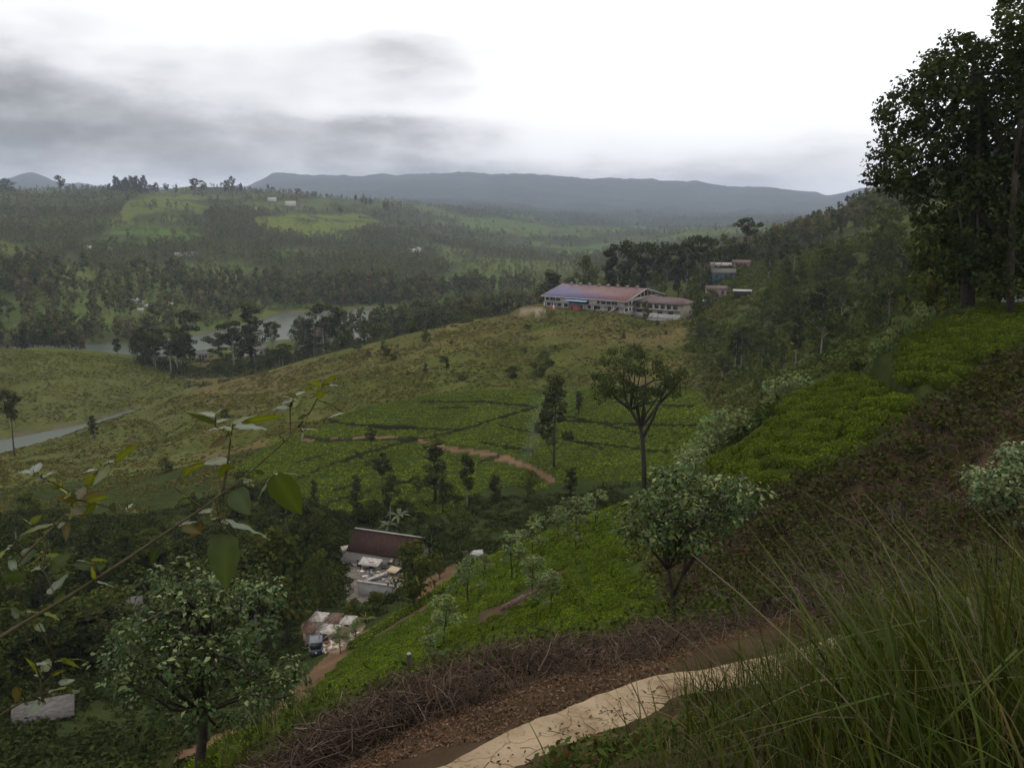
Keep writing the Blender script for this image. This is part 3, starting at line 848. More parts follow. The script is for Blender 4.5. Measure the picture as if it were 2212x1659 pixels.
# --- valley trees round the village -----------------------------------------------------------
VL = dict(round='bushy dark tree in the thicket round the valley houses', gum='tall dark tree in the thicket round the valley houses', scrub='low bush tree in the thicket round the valley houses', slim='upright dark tree in the thicket round the valley houses')
n = 0
VP = [(-60,1180),(120,1150),(300,1180),(480,1070),(560,1060),(700,1110),(840,1120),(960,1060),(1060,1080),(1180,1075),(1250,1085),(1230,1130),(1050,1190),(980,1230),(940,1225),(890,1180),(740,1150),(700,1250),(660,1330),(560,1400),(400,1420),(250,1500),(100,1500),(-60,1620)]
while n < 104:
    x = R.uniform(-60, 1250); y = R.uniform(1060, 1560)
    if not inpoly(np.array([x]), np.array([y]), VP)[0]: continue
    if 730 < x < 880 and y > 1190: continue
    b = hit(x, y, 55, 200); d = hypot(b[0], b[1])
    if d > 190: continue
    k = ['round', 'gum', 'scrub', 'round', 'slim', 'scrub'][int(R.integers(6))]
    hh = {'scrub': 3.6, 'slim': 7.0, 'gum': 7.5, 'round': 6.2}[k] * R.uniform(.7, 1.3)
    tree(k, b, hh, R.uniform(1.0, 1.5), VL[k], 'trees of the thicket round the valley houses'); n += 1
T = [('round',893,1160,None,1318,1.0,'big dark round tree right of the village yard'), ('round',950,1195,None,1250,.8,'leafy tree between the yard tree and the slope'),
     ('round',620,1130,None,1390,.9,'tall dark tree left of the village houses'), ('round',700,1180,None,1330,.62,'dark tree covering the left side of the red roofed house'),
     ('gum',560,1180,None,1400,1.3,'dark tree behind the near left tree'), ('slim',205,1310,None,1440,2.6,'yellowish green pointed bush left of the near tree'),
     ('scrub',815,1275,None,1330,1.0,'dark shrub below the village yard'), ('scrub',770,1290,None,1345,1.0,'dark shrub left of another below the village yard'),
     ('round',1010,1165,None,1215,.9,'leafy bush at the foot of the slope right of the village')]
for k, x, yt, d, yb, w_, lb in T:
    tree_px(k, x, yt, d, yb, w=w_, label=lb)

# --- saplings on the near tea slope --------------------------------------------------------------
T = [(1243,1085,1190,'pale sapling on the tea slope close left of the leafy near tree'), (1285,1070,1140,'pale sapling highest on the tea slope edge'), (1205,1105,1172,'pale sapling on the upper edge of the tea slope'),
     (1150,1130,1205,'pale sapling on the tea slope, third from the upper edge'), (1105,1165,1260,'pale sapling in the middle of the tea slope'), (1012,1215,1310,'pale sapling above the hedge strip'),
     (1045,1210,1255,'small dark sapling beside the pale one above the hedge strip'), (960,1300,1400,'pale sapling halfway down the tea slope'), (1150,1210,1290,'sapling behind the fallen log'),
     (735,1365,1412,'little dark stemmed tree beside the three wheeler'), (770,1350,1390,'bush like sapling by the footpath'), (940,1370,1440,'pale sapling low on the tea slope'), (1190,1240,1330,'thin sapling right of the fallen log')]
for x, yt, yb, lb in T:
    tree_px('sapling', x, yt - 14, None, yb, w=1.35, label=lb, cat='sapling')

# --- forests beyond the lake: nobody could count them ----------------------------------------------
def far_proto(seed, tall, nq):
    rng = np.random.default_rng(seed)
    if tall:
        cl = env_clumps(8, 0.3, 0.95, lambda t: 0.17 * sqrt(max(.1, 1 - (2 * t - 1) ** 2)), 0.11, rng)
    else:
        cl = env_clumps(8, 0.2, 0.9, lambda t: 0.34 * sqrt(max(.1, 1 - (2 * t - .9) ** 2)), 0.16, rng)
    V, F, C_ = crown(cl, nq, 0.105 if nq > 8 else 0.2, (0.098, 0.102, 0.044), rng, var=.3)
    tv, tf = twigs(np.array([[[0, 0, -.05], [0.01, 0, .3], [0, 0, .8]]]), .014, .005)
    F2 = [F, tf + len(V)]
    return np.vstack([V, tv]), [np.vstack(F2)], np.vstack([C_, np.full((len(tv), 3), 0.13)])


def forest(name, npts, d0, d1, nq, hgt, dens, label, seed, a0=-0.66, a1=0.60):
    rng = np.random.default_rng(seed)
    u = rng.random(npts * 6); d = np.sqrt(d0 ** 2 + u * (d1 ** 2 - d0 ** 2)); a = rng.uniform(a0, a1, npts * 6)
    x, y = d * np.sin(a), d * np.cos(a); z = gz(x, y)
    px, py = pix(np.stack([x, y, z], 1))
    ok = (np.abs(a) < 1) & (z > WZ + 0.6) & dens(px, py, d, x, y, rng)
    x, y, z, d = (q[ok][:npts] for q in (x, y, z, d))
    pr = [far_proto(seed + i, i % 2 == 0, nq) for i in range(6)]
    n_ = len(x)
    idx = rng.integers(0, 6, n_)
    s = hgt * rng.uniform(.55, 1.25, n_) * np.where(idx % 2 == 0, 1.15, .75)
    tint = (0.75 + 0.5 * rng.random((n_, 1))) * (1 + (rng.random((n_, 1)) - .5) * np.array([[.55, .15, .5]]))
    wf = rng.uniform(.8, 1.3, n_)
    V, F, C_ = merge(pr, idx, np.stack([x, y, z], 1), np.stack([s * wf, s], 1), rng.random(n_) * 6.28, tint)
    o = link(name, raw_mesh(name, V, F, C_), M_LEAF)
    return tag(o, label, 'forest', kind='stuff')


def clear_at(px, py):
    k = np.zeros(px.shape, bool)
    for poly, _c in CLEAR: k |= inpoly(px, py, poly)
    return k


def dens_shore(px, py, d, x, y, rng):
    k = np.clip((0.66 - fbm(x / 130 + 40, y / 170 + 7, 4)) * 6, .25, 1)
    k = np.where(clear_at(px, py), .06, k)
    k = np.where((px > 1480) & (d < 520), 0.35, k)
    return (rng.random(px.shape) < k) & ((py < 760))


def dens_far(px, py, d, x, y, rng):
    k = np.clip((0.57 - fbm(x / 130 + 40, y / 170 + 7, 4)) * 7, .18, 1)
    k = np.where(px < 260, np.maximum(k, .9), k)
    return rng.random(px.shape) < np.where(clear_at(px, py), .05, k)


forest('shore_forest', 5600, 432, 720, 18, 12.5, dens_shore, 'dense mixed wood on the far shore of the lake', 900)
forest('hill_forest', 14500, 720, 1300, 9, 9.0, dens_far, 'open woodland over the middle hills beyond the lake', 920)
forest('ridge_forest', 30000, 1300, 4200, 4, 9.0, dens_far, 'woodland fading into haze on the farther hills', 940)

# single trees that stand up on the far ridge
T = [(133,377,1650,'lolly','tall lone tree with a tufted head on the far left ridge'), (18,385,1650,'round','tree on the far left end of the ridge'),
     (425,384,1690,'dome','bushy headed tree on the far ridge right of the pine stand'), (502,380,1690,'lolly','tallest thin tree on the far ridge, right of the pine stand'), (490,390,1690,'gum','tree leaning against the tallest one on the far ridge')]
for x, yt, d, k, lb in T:
    tree_px(k, x, yt, d, w=1.3, label=lb)
for x in np.concatenate([np.linspace(250, 318, 15), R.uniform(200, 560, 20), R.uniform(560, 900, 12)]):
    pine = 248 < x < 322
    tree_px('cone' if pine else ['gum', 'dome', 'lolly'][int(R.integers(3))], float(x), (R.uniform(379, 394) if pine else R.uniform(392, 404)) + (max(0, x - 560) * .13), 1690 + R.uniform(-20, 50), w=R.uniform(.8, 1.2),
            label='thin dark pine in the stand on the far ridge' if pine else 'small tree along the skyline of the far ridge', group='pines on the far ridge' if pine else 'trees along the far ridge line')
# ------------------------------------------------------------------ tea, scrub, grass, brush
M_TEA = leaf_mat('tea_leaves', trans=0.15, rough=0.65, spec=0.0, vary=0.0)


def px_points(npts, poly, d0, d1, rng, spacing=None, jit=22.0, avoid=()):
    """random ground points whose picture position lies in poly, between two ranges"""
    xs = [p[0] for p in poly]
    a0, a1 = atan2(min(xs) - CX, FPX) - .06, atan2(max(xs) - CX, FPX) * 1.15 + .06
    if spacing:
        L = d1; g = np.arange(-L, L, spacing)
        X, Y = np.meshgrid(g, np.arange(0, L, spacing)); X = X.ravel(); Y = Y.ravel()
        X = X + rng.uniform(-.32, .32, X.shape) * spacing; Y = Y + rng.uniform(-.32, .32, X.shape) * spacing
    else:
        d = np.sqrt(d0 ** 2 + rng.random(npts) * (d1 ** 2 - d0 ** 2)); a = rng.uniform(a0, a1, npts)
        X, Y = d * np.sin(a), d * np.cos(a)
    D = np.hypot(X, Y); A_ = np.arctan2(X, Y)
    k = (D > d0) & (D < d1) & (A_ > a0) & (A_ < a1); X, Y = X[k], Y[k]
    Z = gz(X, Y); px, py = pix(np.stack([X, Y, Z], 1))
    sc_ = np.clip(D[k] / 12, .6, 6); jx = (fbm(X / sc_, Y / sc_ + 9, 3) - .5) * jit; jy = (fbm(X / sc_ + 5, Y / sc_, 3) - .5) * jit
    k = inpoly(px + jx, py + jy, poly)
    for ln, wd in avoid: k &= polydist(px, py, ln) > wd
    return np.stack([X, Y, Z], 1)[k], px[k], py[k]


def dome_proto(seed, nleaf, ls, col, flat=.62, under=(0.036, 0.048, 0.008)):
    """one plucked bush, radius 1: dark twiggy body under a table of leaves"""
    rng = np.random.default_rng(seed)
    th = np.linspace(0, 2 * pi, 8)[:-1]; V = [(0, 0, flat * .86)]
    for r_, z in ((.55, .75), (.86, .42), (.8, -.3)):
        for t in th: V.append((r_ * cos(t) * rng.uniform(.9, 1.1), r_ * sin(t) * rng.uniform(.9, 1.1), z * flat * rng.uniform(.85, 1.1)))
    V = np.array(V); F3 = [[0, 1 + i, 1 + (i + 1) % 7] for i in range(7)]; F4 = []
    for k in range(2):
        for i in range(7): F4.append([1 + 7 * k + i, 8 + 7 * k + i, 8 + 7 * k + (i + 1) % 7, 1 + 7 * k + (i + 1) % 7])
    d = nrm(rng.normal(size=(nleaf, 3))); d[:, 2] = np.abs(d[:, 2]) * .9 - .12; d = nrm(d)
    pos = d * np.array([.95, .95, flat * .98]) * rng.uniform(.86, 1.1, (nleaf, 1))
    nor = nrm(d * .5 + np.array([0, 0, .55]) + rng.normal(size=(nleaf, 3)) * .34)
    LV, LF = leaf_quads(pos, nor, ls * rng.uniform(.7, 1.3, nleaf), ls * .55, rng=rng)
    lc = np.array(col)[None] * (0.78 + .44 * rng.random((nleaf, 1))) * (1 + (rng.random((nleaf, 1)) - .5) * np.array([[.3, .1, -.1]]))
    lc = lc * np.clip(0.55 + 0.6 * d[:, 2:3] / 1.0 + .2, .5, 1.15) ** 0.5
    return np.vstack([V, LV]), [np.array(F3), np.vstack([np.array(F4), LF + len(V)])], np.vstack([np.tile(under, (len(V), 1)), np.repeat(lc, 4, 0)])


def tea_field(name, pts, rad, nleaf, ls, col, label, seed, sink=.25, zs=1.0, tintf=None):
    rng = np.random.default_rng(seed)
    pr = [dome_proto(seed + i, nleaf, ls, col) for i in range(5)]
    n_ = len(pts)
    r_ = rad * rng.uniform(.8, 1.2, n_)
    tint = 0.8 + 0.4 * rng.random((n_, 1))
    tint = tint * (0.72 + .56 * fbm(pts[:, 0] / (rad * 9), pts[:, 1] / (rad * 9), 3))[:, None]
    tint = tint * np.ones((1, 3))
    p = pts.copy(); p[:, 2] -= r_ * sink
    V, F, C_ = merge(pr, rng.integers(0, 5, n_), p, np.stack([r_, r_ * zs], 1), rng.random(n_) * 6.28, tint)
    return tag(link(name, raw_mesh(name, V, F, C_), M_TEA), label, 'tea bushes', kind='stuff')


TEAC = (0.084, 0.124, 0.007)
rg = np.random.default_rng(77)
# near slope, fine bushes close up and coarser ones further down
P, px, py = px_points(0, TEA_NEAR, 6.5, 93, rg, spacing=0.95)
Pa, pxa, pya = px_points(0, TEA_NEAR, 9.0, 16, rg, spacing=0.62)
D = np.hypot(P[:, 0], P[:, 1])
gapn = fbm(P[:, 0] / 2.2, P[:, 1] / 7 + 3, 3)
ok = (polydist(px, py, PATH_FOOT) > np.interp(py, [1280, 1400, 1660], [9, 15, 32])) & (gapn > .25) & (polydist(px, py, [(985,1262),(905,1325),(850,1358),(790,1400)]) > 5)
LOG_LINE = [(1050,1330),(1110,1305),(1165,1272),(1200,1240)]
ok &= polydist(px, py, LOG_LINE) > 13
P, D = P[ok], D[ok]
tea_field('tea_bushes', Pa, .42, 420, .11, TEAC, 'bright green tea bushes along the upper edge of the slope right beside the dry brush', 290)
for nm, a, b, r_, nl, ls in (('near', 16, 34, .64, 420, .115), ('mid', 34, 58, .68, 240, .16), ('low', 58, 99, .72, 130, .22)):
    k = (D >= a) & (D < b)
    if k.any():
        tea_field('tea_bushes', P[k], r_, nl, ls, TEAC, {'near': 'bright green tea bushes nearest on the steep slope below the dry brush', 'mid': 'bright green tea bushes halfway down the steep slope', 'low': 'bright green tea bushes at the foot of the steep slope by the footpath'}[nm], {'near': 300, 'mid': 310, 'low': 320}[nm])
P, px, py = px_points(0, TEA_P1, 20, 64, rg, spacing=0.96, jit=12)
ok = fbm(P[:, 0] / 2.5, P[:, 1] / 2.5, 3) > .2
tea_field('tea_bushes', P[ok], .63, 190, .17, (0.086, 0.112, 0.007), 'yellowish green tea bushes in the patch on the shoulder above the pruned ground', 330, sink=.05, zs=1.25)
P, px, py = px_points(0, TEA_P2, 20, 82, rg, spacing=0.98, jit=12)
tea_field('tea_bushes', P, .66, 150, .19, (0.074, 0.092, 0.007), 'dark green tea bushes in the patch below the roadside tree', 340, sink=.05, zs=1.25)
# garden across the valley
P, px, py = px_points(0, TEA_HILL, 132, 248, rg, spacing=1.12)
ok = polydist(px, py, PATH_TEA) > np.interp(px, [650, 900, 1000, 1200], [5, 6, 10, 12])
for gp in GAPS: ok &= polydist(px, py, gp) > 2.3
rowk = np.abs(((P[:, 1] * .96 + P[:, 0] * .18 + 3.0 * fbm(P[:, 0] / 22, P[:, 1] / 22, 2)) / 2.6) % 1 - .5)
ok &= (rowk > .08)
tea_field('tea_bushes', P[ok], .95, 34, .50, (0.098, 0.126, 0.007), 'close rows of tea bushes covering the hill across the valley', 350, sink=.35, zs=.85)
# hedge strip along the footpath
hp = []
for x, y in zip(np.linspace(985, 770, 60), np.interp(np.linspace(985, 770, 60), [770, 850, 905, 985], [1396, 1343, 1312, 1258])):
    q = hit(x, y, 40, 110)
    for k in range(3): hp.append(q + np.array([rg.normal() * .25, rg.normal() * .5, .05]))
hp = np.array(hp); hp[:, 2] = gz(hp[:, 0], hp[:, 1])
tea_field('clipped_hedge', hp, .75, 60, .3, (0.100, 0.135, 0.010), 'clipped bright green hedge strip along the footpath above the village', 360, sink=.0, zs=1.3)['category'] = 'hedge'

# undergrowth between the trees
def tuft_proto(seed, nleaf, ls, col, flat):
    rng = np.random.default_rng(seed)
    d = nrm(rng.normal(size=(nleaf, 3))); d[:, 2] = np.abs(d[:, 2])
    pos = d * [1, 1, flat] * rng.uniform(.3, 1.05, (nleaf, 1))
    nor = nrm(d * .6 + [0, 0, .35] + rng.normal(size=(nleaf, 3)) * .6)
    V, F = leaf_quads(pos, nor, ls * rng.uniform(.6, 1.4, nleaf), ls * .6, rng=rng)
    c = np.array(col)[None] * (.65 + .7 * rng.random((nleaf, 1)))
    return V, [F], np.repeat(c, 4, 0)
def undergrowth(name, poly, d0, d1, npts, rad, col, label, seed, nl=26, ls=.5, flat=.75, excl=None):
    rng = np.random.default_rng(seed)
    P, _a, _b = px_points(npts, poly, d0, d1, rng, avoid=[(PATH_FOOT, 17), (PATH_FOOT2, 17)] if d0 < 100 else ())
    if excl is not None:
        k_ = ~inpoly(_a, _b, excl) & (P[:, 2] > WZ + .3); P = P[k_]
    pr = [tuft_proto(seed + i, nl, ls, col, flat) for i in range(6)]; n_ = len(P)
    fld = fbm(P[:, 0] / (rad * 14) + seed, P[:, 1] / (rad * 14), 4)
    k = rng.random(n_) < np.clip((fld - .30) * 5, .25, 1); P, fld = P[k], fld[k]; n_ = len(P)
    r_ = rad * rng.uniform(.5, 1.4, n_) * (.5 + fld)
    tint = (0.7 + .6 * rng.random((n_, 1))) * (1 + ((fbm(P[:, 0] / (rad * 20) + 5, P[:, 1] / (rad * 20), 3) - .5) * 1.6)[:, None] * np.array([[.34, .18, .2]]))
    V, F, C_ = merge(pr, rng.integers(0, 6, n_), P - [0, 0, rad * .12], np.stack([r_, r_], 1), rng.random(n_) * 6.28, tint)
    return tag(link(name, raw_mesh(name, V, F, C_), M_LEAF), label, 'undergrowth', kind='stuff')
undergrowth('hillside_undergrowth', [(1480,700),(1490,600),(1560,555),(1640,555),(1720,540),(1900,500),(2260,400),(2260,690),(2080,690),(1980,720),(1880,790),(1790,815),(1700,870),(1560,960),(1530,850),(1490,780)], 90, 560, 26000, 1.7, (0.062, 0.070, 0.014), 'low scrub filling the wooded right hillside', 400)
undergrowth('valley_undergrowth', [(-60,1100),(300,1120),(560,1050),(760,1110),(960,1075),(1250,1070),(1360,1060),(1330,1090),(1200,1140),(1000,1235),(940,1240),(890,1300),(700,1320),(640,1500),(560,1560),(420,1700),(-60,1720)], 38, 190, 34000, .8, (0.036, 0.045, 0.012), 'dark scrub and weeds on the valley floor round the houses', 410, excl=[(742,1190),(870,1200),(872,1285),(790,1300),(765,1330),(790,1350),(740,1400),(655,1402),(650,1340),(720,1325),(760,1280)])
undergrowth('grass_tussocks', [(-60,985),(-60,1220),(300,1190),(520,1110),(700,1110),(900,1000),(1200,900),(1560,900),(1560,800),(1500,680),(1130,676),(860,735),(660,782),(400,852),(290,880),(150,935)], 140, 345, 42000, .6, (0.108, 0.102, 0.026), 'tussocky grass and low weeds over the slope below the factory', 420, nl=9, ls=.9, flat=.45, excl=TEA_HILL)
undergrowth('grass_tussocks', [(-60,760),(150,762),(390,790),(410,850),(290,880),(190,905),(-60,940)], 270, 400, 12000, .65, (0.100, 0.104, 0.026), 'tussocky grass on the low hill before the lake', 430, nl=8, ls=1.0, flat=.45)
undergrowth('terrace_bank_bushes', [(1170,682),(1420,684),(1480,705),(1400,730),(1250,720),(1170,705)], 280, 345, 900, .8, (0.048, 0.066, 0.02), 'green bushes along the bank below the factory', 440)
undergrowth('roadside_bushes', [(1900,745),(1940,700),(1990,660),(2080,640),(2240,650),(2240,690),(2100,700),(1960,745),(1880,800)], 45, 95, 1500, .55, (0.062, 0.082, 0.028), 'leafy weeds between the tea patch and the road', 450, nl=60, ls=.3)

# pruned ground: bare stumps of tea with a few leaves
M_TWIG = leaf_mat('dry_twigs', trans=0.0, rough=0.9, spec=0.0, vary=0.0)
P, px, py = px_points(0, PRUNED, 10, 62, rg, spacing=0.86)
D = np.hypot(P[:, 0], P[:, 1]); n_ = len(P); per = 26
b = np.repeat(P, per, 0) + rg.normal(size=(n_ * per, 3)) * [.16, .16, .0]
dr = nrm(rg.normal(size=(n_ * per, 3)) * [1, 1, .5] + [0, 0, .7]); ln = rg.uniform(.25, .62, n_ * per)[:, None]
mid_ = b + dr * ln * .55 + rg.normal(size=b.shape) * .05; end = b + dr * ln + rg.normal(size=b.shape) * .1 - [0, 0, .05]
V, F = twigs(np.stack([b - [0, 0, .08], mid_, end], 1), .016, .005)
tc_ = np.array([0.078, 0.060, 0.046]) * rg.uniform(.4, 1.8, (n_ * per, 1))
tag(link('pruned_tea_stems', raw_mesh('pruned_tea_stems', V, [F], np.repeat(tc_, 9, 0)), M_TWIG), 'brown bare stems of hard pruned tea on the slope at right', 'pruned tea', kind='stuff')
pl = 130
leafy = np.repeat(fbm(P[:, 0] / 4, P[:, 1] / 4, 3) + rg.normal(size=n_) * .12, pl)
c_ = np.repeat(P, pl, 0) + rg.normal(size=(n_ * pl, 3)) * [.26, .26, .15] + [0, 0, .30]
Dl = np.repeat(np.hypot(P[:, 0], P[:, 1]), pl)
keep = rg.random(n_ * pl) < np.clip((leafy - .36) * 4, .2, 1); c_ = c_[keep]; Dl = Dl[keep]
V, F = leaf_quads(c_, rg.normal(size=c_.shape) * .6 + [0, 0, .8], rg.uniform(.05, .13, len(c_)) * np.clip(Dl / 16, 1, 2.4), .06 * np.clip(Dl / 16, 1, 2.2), rng=rg)
lc = np.where(rg.random((len(c_), 1)) < .80, [[0.044, 0.050, 0.016]], [[0.052, 0.034, 0.019]]) * rg.uniform(.5, 1.5, (len(c_), 1))
tag(link('regrowing_tea_leaves', raw_mesh('regrowing_tea_leaves', V, [F], np.repeat(lc, 4, 0)), M_LEAF), 'sparse dull leaves sprouting on the hard pruned tea at right', 'tea leaves', kind='stuff')

# ------------------------------------------------------------------ dry brush heap along the strip
BR = [(540,1672),(640,1625),(760,1560),(880,1515),(1000,1480),(1120,1447),(1220,1428),(1330,1405),(1450,1372),(1560,1345),(1700,1300),(1900,1235),(2150,1150)]
def strip_pts(n_, lo, hi, rng, xlim=(520, 2200)):
    """points beside the brush line, lo..hi metres towards the camera"""
    x = rng.uniform(*xlim, n_); y = np.interp(x, [p[0] for p in BR], [p[1] for p in BR])
    q = np.array([unp(a, b, 1.0) for a, b in zip(x, y)])
    dd = np.interp(x, [560, 700, 900, 1100, 1300, 1500, 1700, 2000, 2212], [7.6, 8.4, 9.3, 10.2, 10.8, 12.2, 13.6, 16.5, 19.5])
    fr = np.interp(x, [560, 800, 1100, 1400, 1700], [.40, .58, .85, .9, .6])
    dd = dd - rng.uniform(lo, hi, n_) * fr
    a = np.arctan2(q[:, 0], q[:, 1]); X, Y = np.sin(a) * dd, np.cos(a) * dd
    return np.stack([X, Y, gz(X, Y)], 1), x
P, xx = strip_pts(20000, 1.1, 4.3, rg)
heap = np.clip((fbm(P[:, 0] * .9 + 3, P[:, 1] * .9, 3) - .34) * 5, 0.0, 1) * np.interp(xx, [520, 1000, 1250, 1500, 1700], [1, 1, .9, .45, .3])
keep = rg.random(len(P)) < .15 + .85 * heap; P, heap = P[keep], heap[keep]; n_ = len(P)
b = P + np.stack([rg.normal(size=n_) * .1, rg.normal(size=n_) * .1, rg.random(n_) ** .8 * .27 * heap], 1)
dr = nrm(rg.normal(size=(n_, 3)) * [1, 1, .36]); ln = rg.uniform(.12, .55, n_)[:, None]
bendv = rg.normal(size=(n_, 3)) * .10
tt = np.linspace(0, 1, 5)[None, :, None]
PP = b[:, None] + dr[:, None] * ln[:, None] * (tt - .5) + bendv[:, None] * np.sin(tt * pi) + rg.normal(size=(n_, 5, 3)) * .018
PP[..., 2] = np.maximum(PP[..., 2], gz(PP[..., 0], PP[..., 1]) + .01)
V, F = twigs(PP, rg.choice([.0028, .0045, .010], n_, p=[.62, .31, .07]), .0013)
tc_ = np.array([0.085, 0.060, 0.044]) * rg.uniform(.25, 1.7, (n_, 1)); pale = rg.random(n_) < .035; tc_[pale] = [0.19, 0.15, 0.12]
tag(link('dry_brush', raw_mesh('dry_brush', V, [F], np.repeat(tc_, 15, 0)), M_TWIG), 'tangle of cut dry branches heaped along the edge of the tea slope', 'brush', kind='stuff')
# brown dead leaves in the heap and over the strip, some green weeds
P1, x1 = strip_pts(24000, 1.0, 3.5, rg); h1 = np.clip((fbm(P1[:, 0] * .9 + 3, P1[:, 1] * .9, 3) - .38) * 5, 0, 1); P1[:, 2] += rg.random(len(P1)) * .18 * h1 * np.interp(x1, [520, 1250, 1600], [1, .9, .35])
P2, x2 = strip_pts(16000, 2.4, 5.6, rg, (500, 1750))
Pl = np.vstack([P1, P2 + [0, 0, .012]]); n_ = len(Pl)
V, F = leaf_quads(Pl, rg.normal(size=(n_, 3)) * .55 + [0, 0, 1], rg.uniform(.012, .055, n_), rg.uniform(.008, .022, n_), rng=rg)
lc = np.array([[0.082, 0.048, 0.029]]) * rg.uniform(.3, 1.8, (n_, 1)); t_ = rg.random(n_) < .025; lc[t_] = [0.18, 0.13, 0.08]
tag(link('leaf_litter', raw_mesh('leaf_litter', V, [F], np.repeat(lc, 4, 0)), M_TWIG), 'brown dead leaves and crumbs littering the red earth strip', 'leaf litter', kind='stuff')
P3_, x3 = strip_pts(120, .3, 3.0, rg, (560, 1700)); Pw = np.repeat(P3_, 46, 0); n_ = len(Pw)
Pw = Pw + rg.normal(size=(n_, 3)) * [.2, .2, .09] + [0, 0, .2]
V, F = leaf_quads(Pw, rg.normal(size=(n_, 3)) * .6 + [0, 0, .8], rg.uniform(.05, .12, n_), .05, rng=rg)
lc = np.array([[0.042, 0.056, 0.013]]) * rg.uniform(.5, 1.5, (n_, 1))
tag(link('weeds', raw_mesh('weeds', V, [F], np.repeat(lc, 4, 0)), M_LEAF), 'small green weeds growing through the dry brush', 'weeds', kind='stuff')

# ------------------------------------------------------------------ tall grass on the bank by the camera
M_GRASS = leaf_mat('grass_blades', trans=0.3, rough=0.5, spec=0.08, vary=0.0)
def grass(n_, area, hlo, hhi, wd, lean, cols, rng, seg=6, hx_=None):
    X, Y = area(n_, rng); n_ = len(X)
    Z = gz(X, Y); px, _ = pix(np.stack([X, Y, Z], 1))
    hgt = rng.uniform(hlo, hhi, n_) * np.clip(0.55 + .6 * fbm(X * .8 + 7, Y * .8, 2), .5, 1.2)
    if hx_ is not None: hgt = hgt * np.interp(px, hx_[0], hx_[1])
    az_ = rng.normal(lean[0], lean[1], n_); tip = rng.uniform(.08, 1.0, n_) ** 1.3 * hgt
    t = np.linspace(0, 1, seg)[None, :]
    hx, hy = np.cos(az_)[:, None], np.sin(az_)[:, None]
    fw = tip[:, None] * (0.35 * t + 0.65 * t ** 2.4)
    cx, cy, cz = X[:, None] + hx * fw, Y[:, None] + hy * fw, Z[:, None] - .03 + hgt[:, None] * t * (1 - .18 * t * (tip / hgt)[:, None])
    kink = (rng.random(n_) < .16)[:, None]; kt = rng.uniform(.45, .75, n_)[:, None]
    over = np.clip(t - kt, 0, 1); cz = np.where(kink, cz - hgt[:, None] * over * 1.7, cz); cx = np.where(kink, cx + hx * hgt[:, None] * over * .8, cx); cy = np.where(kink, cy + hy * hgt[:, None] * over * .8, cy)
    ww = rng.uniform(*wd, n_)[:, None] * (1 - t ** 1.8) * .5 + .0004
    ta = az_ + pi / 2 + rng.normal(size=n_) * .9
    ox, oy = np.cos(ta)[:, None] * ww, np.sin(ta)[:, None] * ww
    V = np.stack([np.stack([cx - ox, cy - oy, cz], -1), np.stack([cx + ox, cy + oy, cz], -1)], 2).reshape(-1, 3)
    k = (np.arange(n_)[:, None] * seg + np.arange(seg - 1)[None]) * 2
    F = np.stack([k, k + 1, k + 3, k + 2], -1).reshape(-1, 4)
    ci = rng.choice(len(cols), n_, p=[c[1] for c in cols]); base = np.array([c[0] for c in cols])[ci] * rng.uniform(.6, 1.35, (n_, 1))
    Cc = np.repeat(base, seg * 2, 0).reshape(n_, seg, 2, 3)
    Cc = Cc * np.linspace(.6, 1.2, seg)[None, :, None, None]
    return V, F, Cc.reshape(-1, 3)
def bank(n_, rng):
    x = rng.uniform(1180, 3300, n_); d = rng.uniform(1.5, 6.4, n_) ; a = (x - CX) / FPX * .93; a = np.arctan(a)
    X, Y = np.sin(a) * d, np.cos(a) * d
    cl = fbm(X * 1.6, Y * 1.6 + 3, 3)
    lim = np.interp(x, [1180, 1400, 1700, 2000, 2700], [2.3, 3.3, 5.0, 6.4, 7.0])
    k = (d < lim) & (rng.random(n_) < np.clip((cl - .30) * 4, .1, 1) * np.interp(x, [1180, 1330, 1600, 2000], [.04, .14, .45, 1])) & (d > np.interp(x, [1180, 2000, 2700], [1.75, 1.75, 1.6]))
    return X[k], Y[k]
GC = [((0.042, 0.056, 0.010), .42), ((0.060, 0.074, 0.016), .26), ((0.026, 0.034, 0.008), .22), ((0.12, 0.095, 0.055), .10)]
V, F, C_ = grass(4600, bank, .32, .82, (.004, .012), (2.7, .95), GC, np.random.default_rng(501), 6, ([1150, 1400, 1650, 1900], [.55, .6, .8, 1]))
def bank_low(n_, rng):
    x = rng.uniform(1300, 3600, n_); d = rng.uniform(1.6, 6.2, n_); a = np.arctan((x - CX) / FPX * .93); X, Y = np.sin(a) * d, np.cos(a) * d
    k = (d < np.interp(x, [1150, 1400, 1700, 2000, 2700], [3.0, 3.7, 5.0, 6.2, 7.0])) & (rng.random(n_) < np.clip((fbm(X * 2, Y * 2 + 5, 3) - .25) * 4, .25, 1))
    return X[k], Y[k]
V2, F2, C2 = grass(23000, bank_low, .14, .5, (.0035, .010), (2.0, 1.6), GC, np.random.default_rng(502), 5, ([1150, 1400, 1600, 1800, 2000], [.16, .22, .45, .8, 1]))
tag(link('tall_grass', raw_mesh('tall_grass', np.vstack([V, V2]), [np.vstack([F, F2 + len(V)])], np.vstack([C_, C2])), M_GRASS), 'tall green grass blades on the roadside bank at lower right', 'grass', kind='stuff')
def far_bank(n_, rng):
    x = rng.uniform(1500, 3600, n_); d = rng.uniform(5.5, 14, n_); a = np.arctan((x - CX) / FPX * .95)
    X, Y = np.sin(a) * d, np.cos(a) * d; k = (d < np.interp(x, [1500, 1800, 2200, 2700], [6.0, 8.5, 13, 15])) & (rng.random(n_) < np.clip((fbm(X, Y + 9, 3) - .36) * 5, .06, .9))
    return X[k], Y[k]
V, F, C_ = grass(24000, far_bank, .15, .5, (.005, .011), (2.2, 1.0), GC, np.random.default_rng(503), 5)
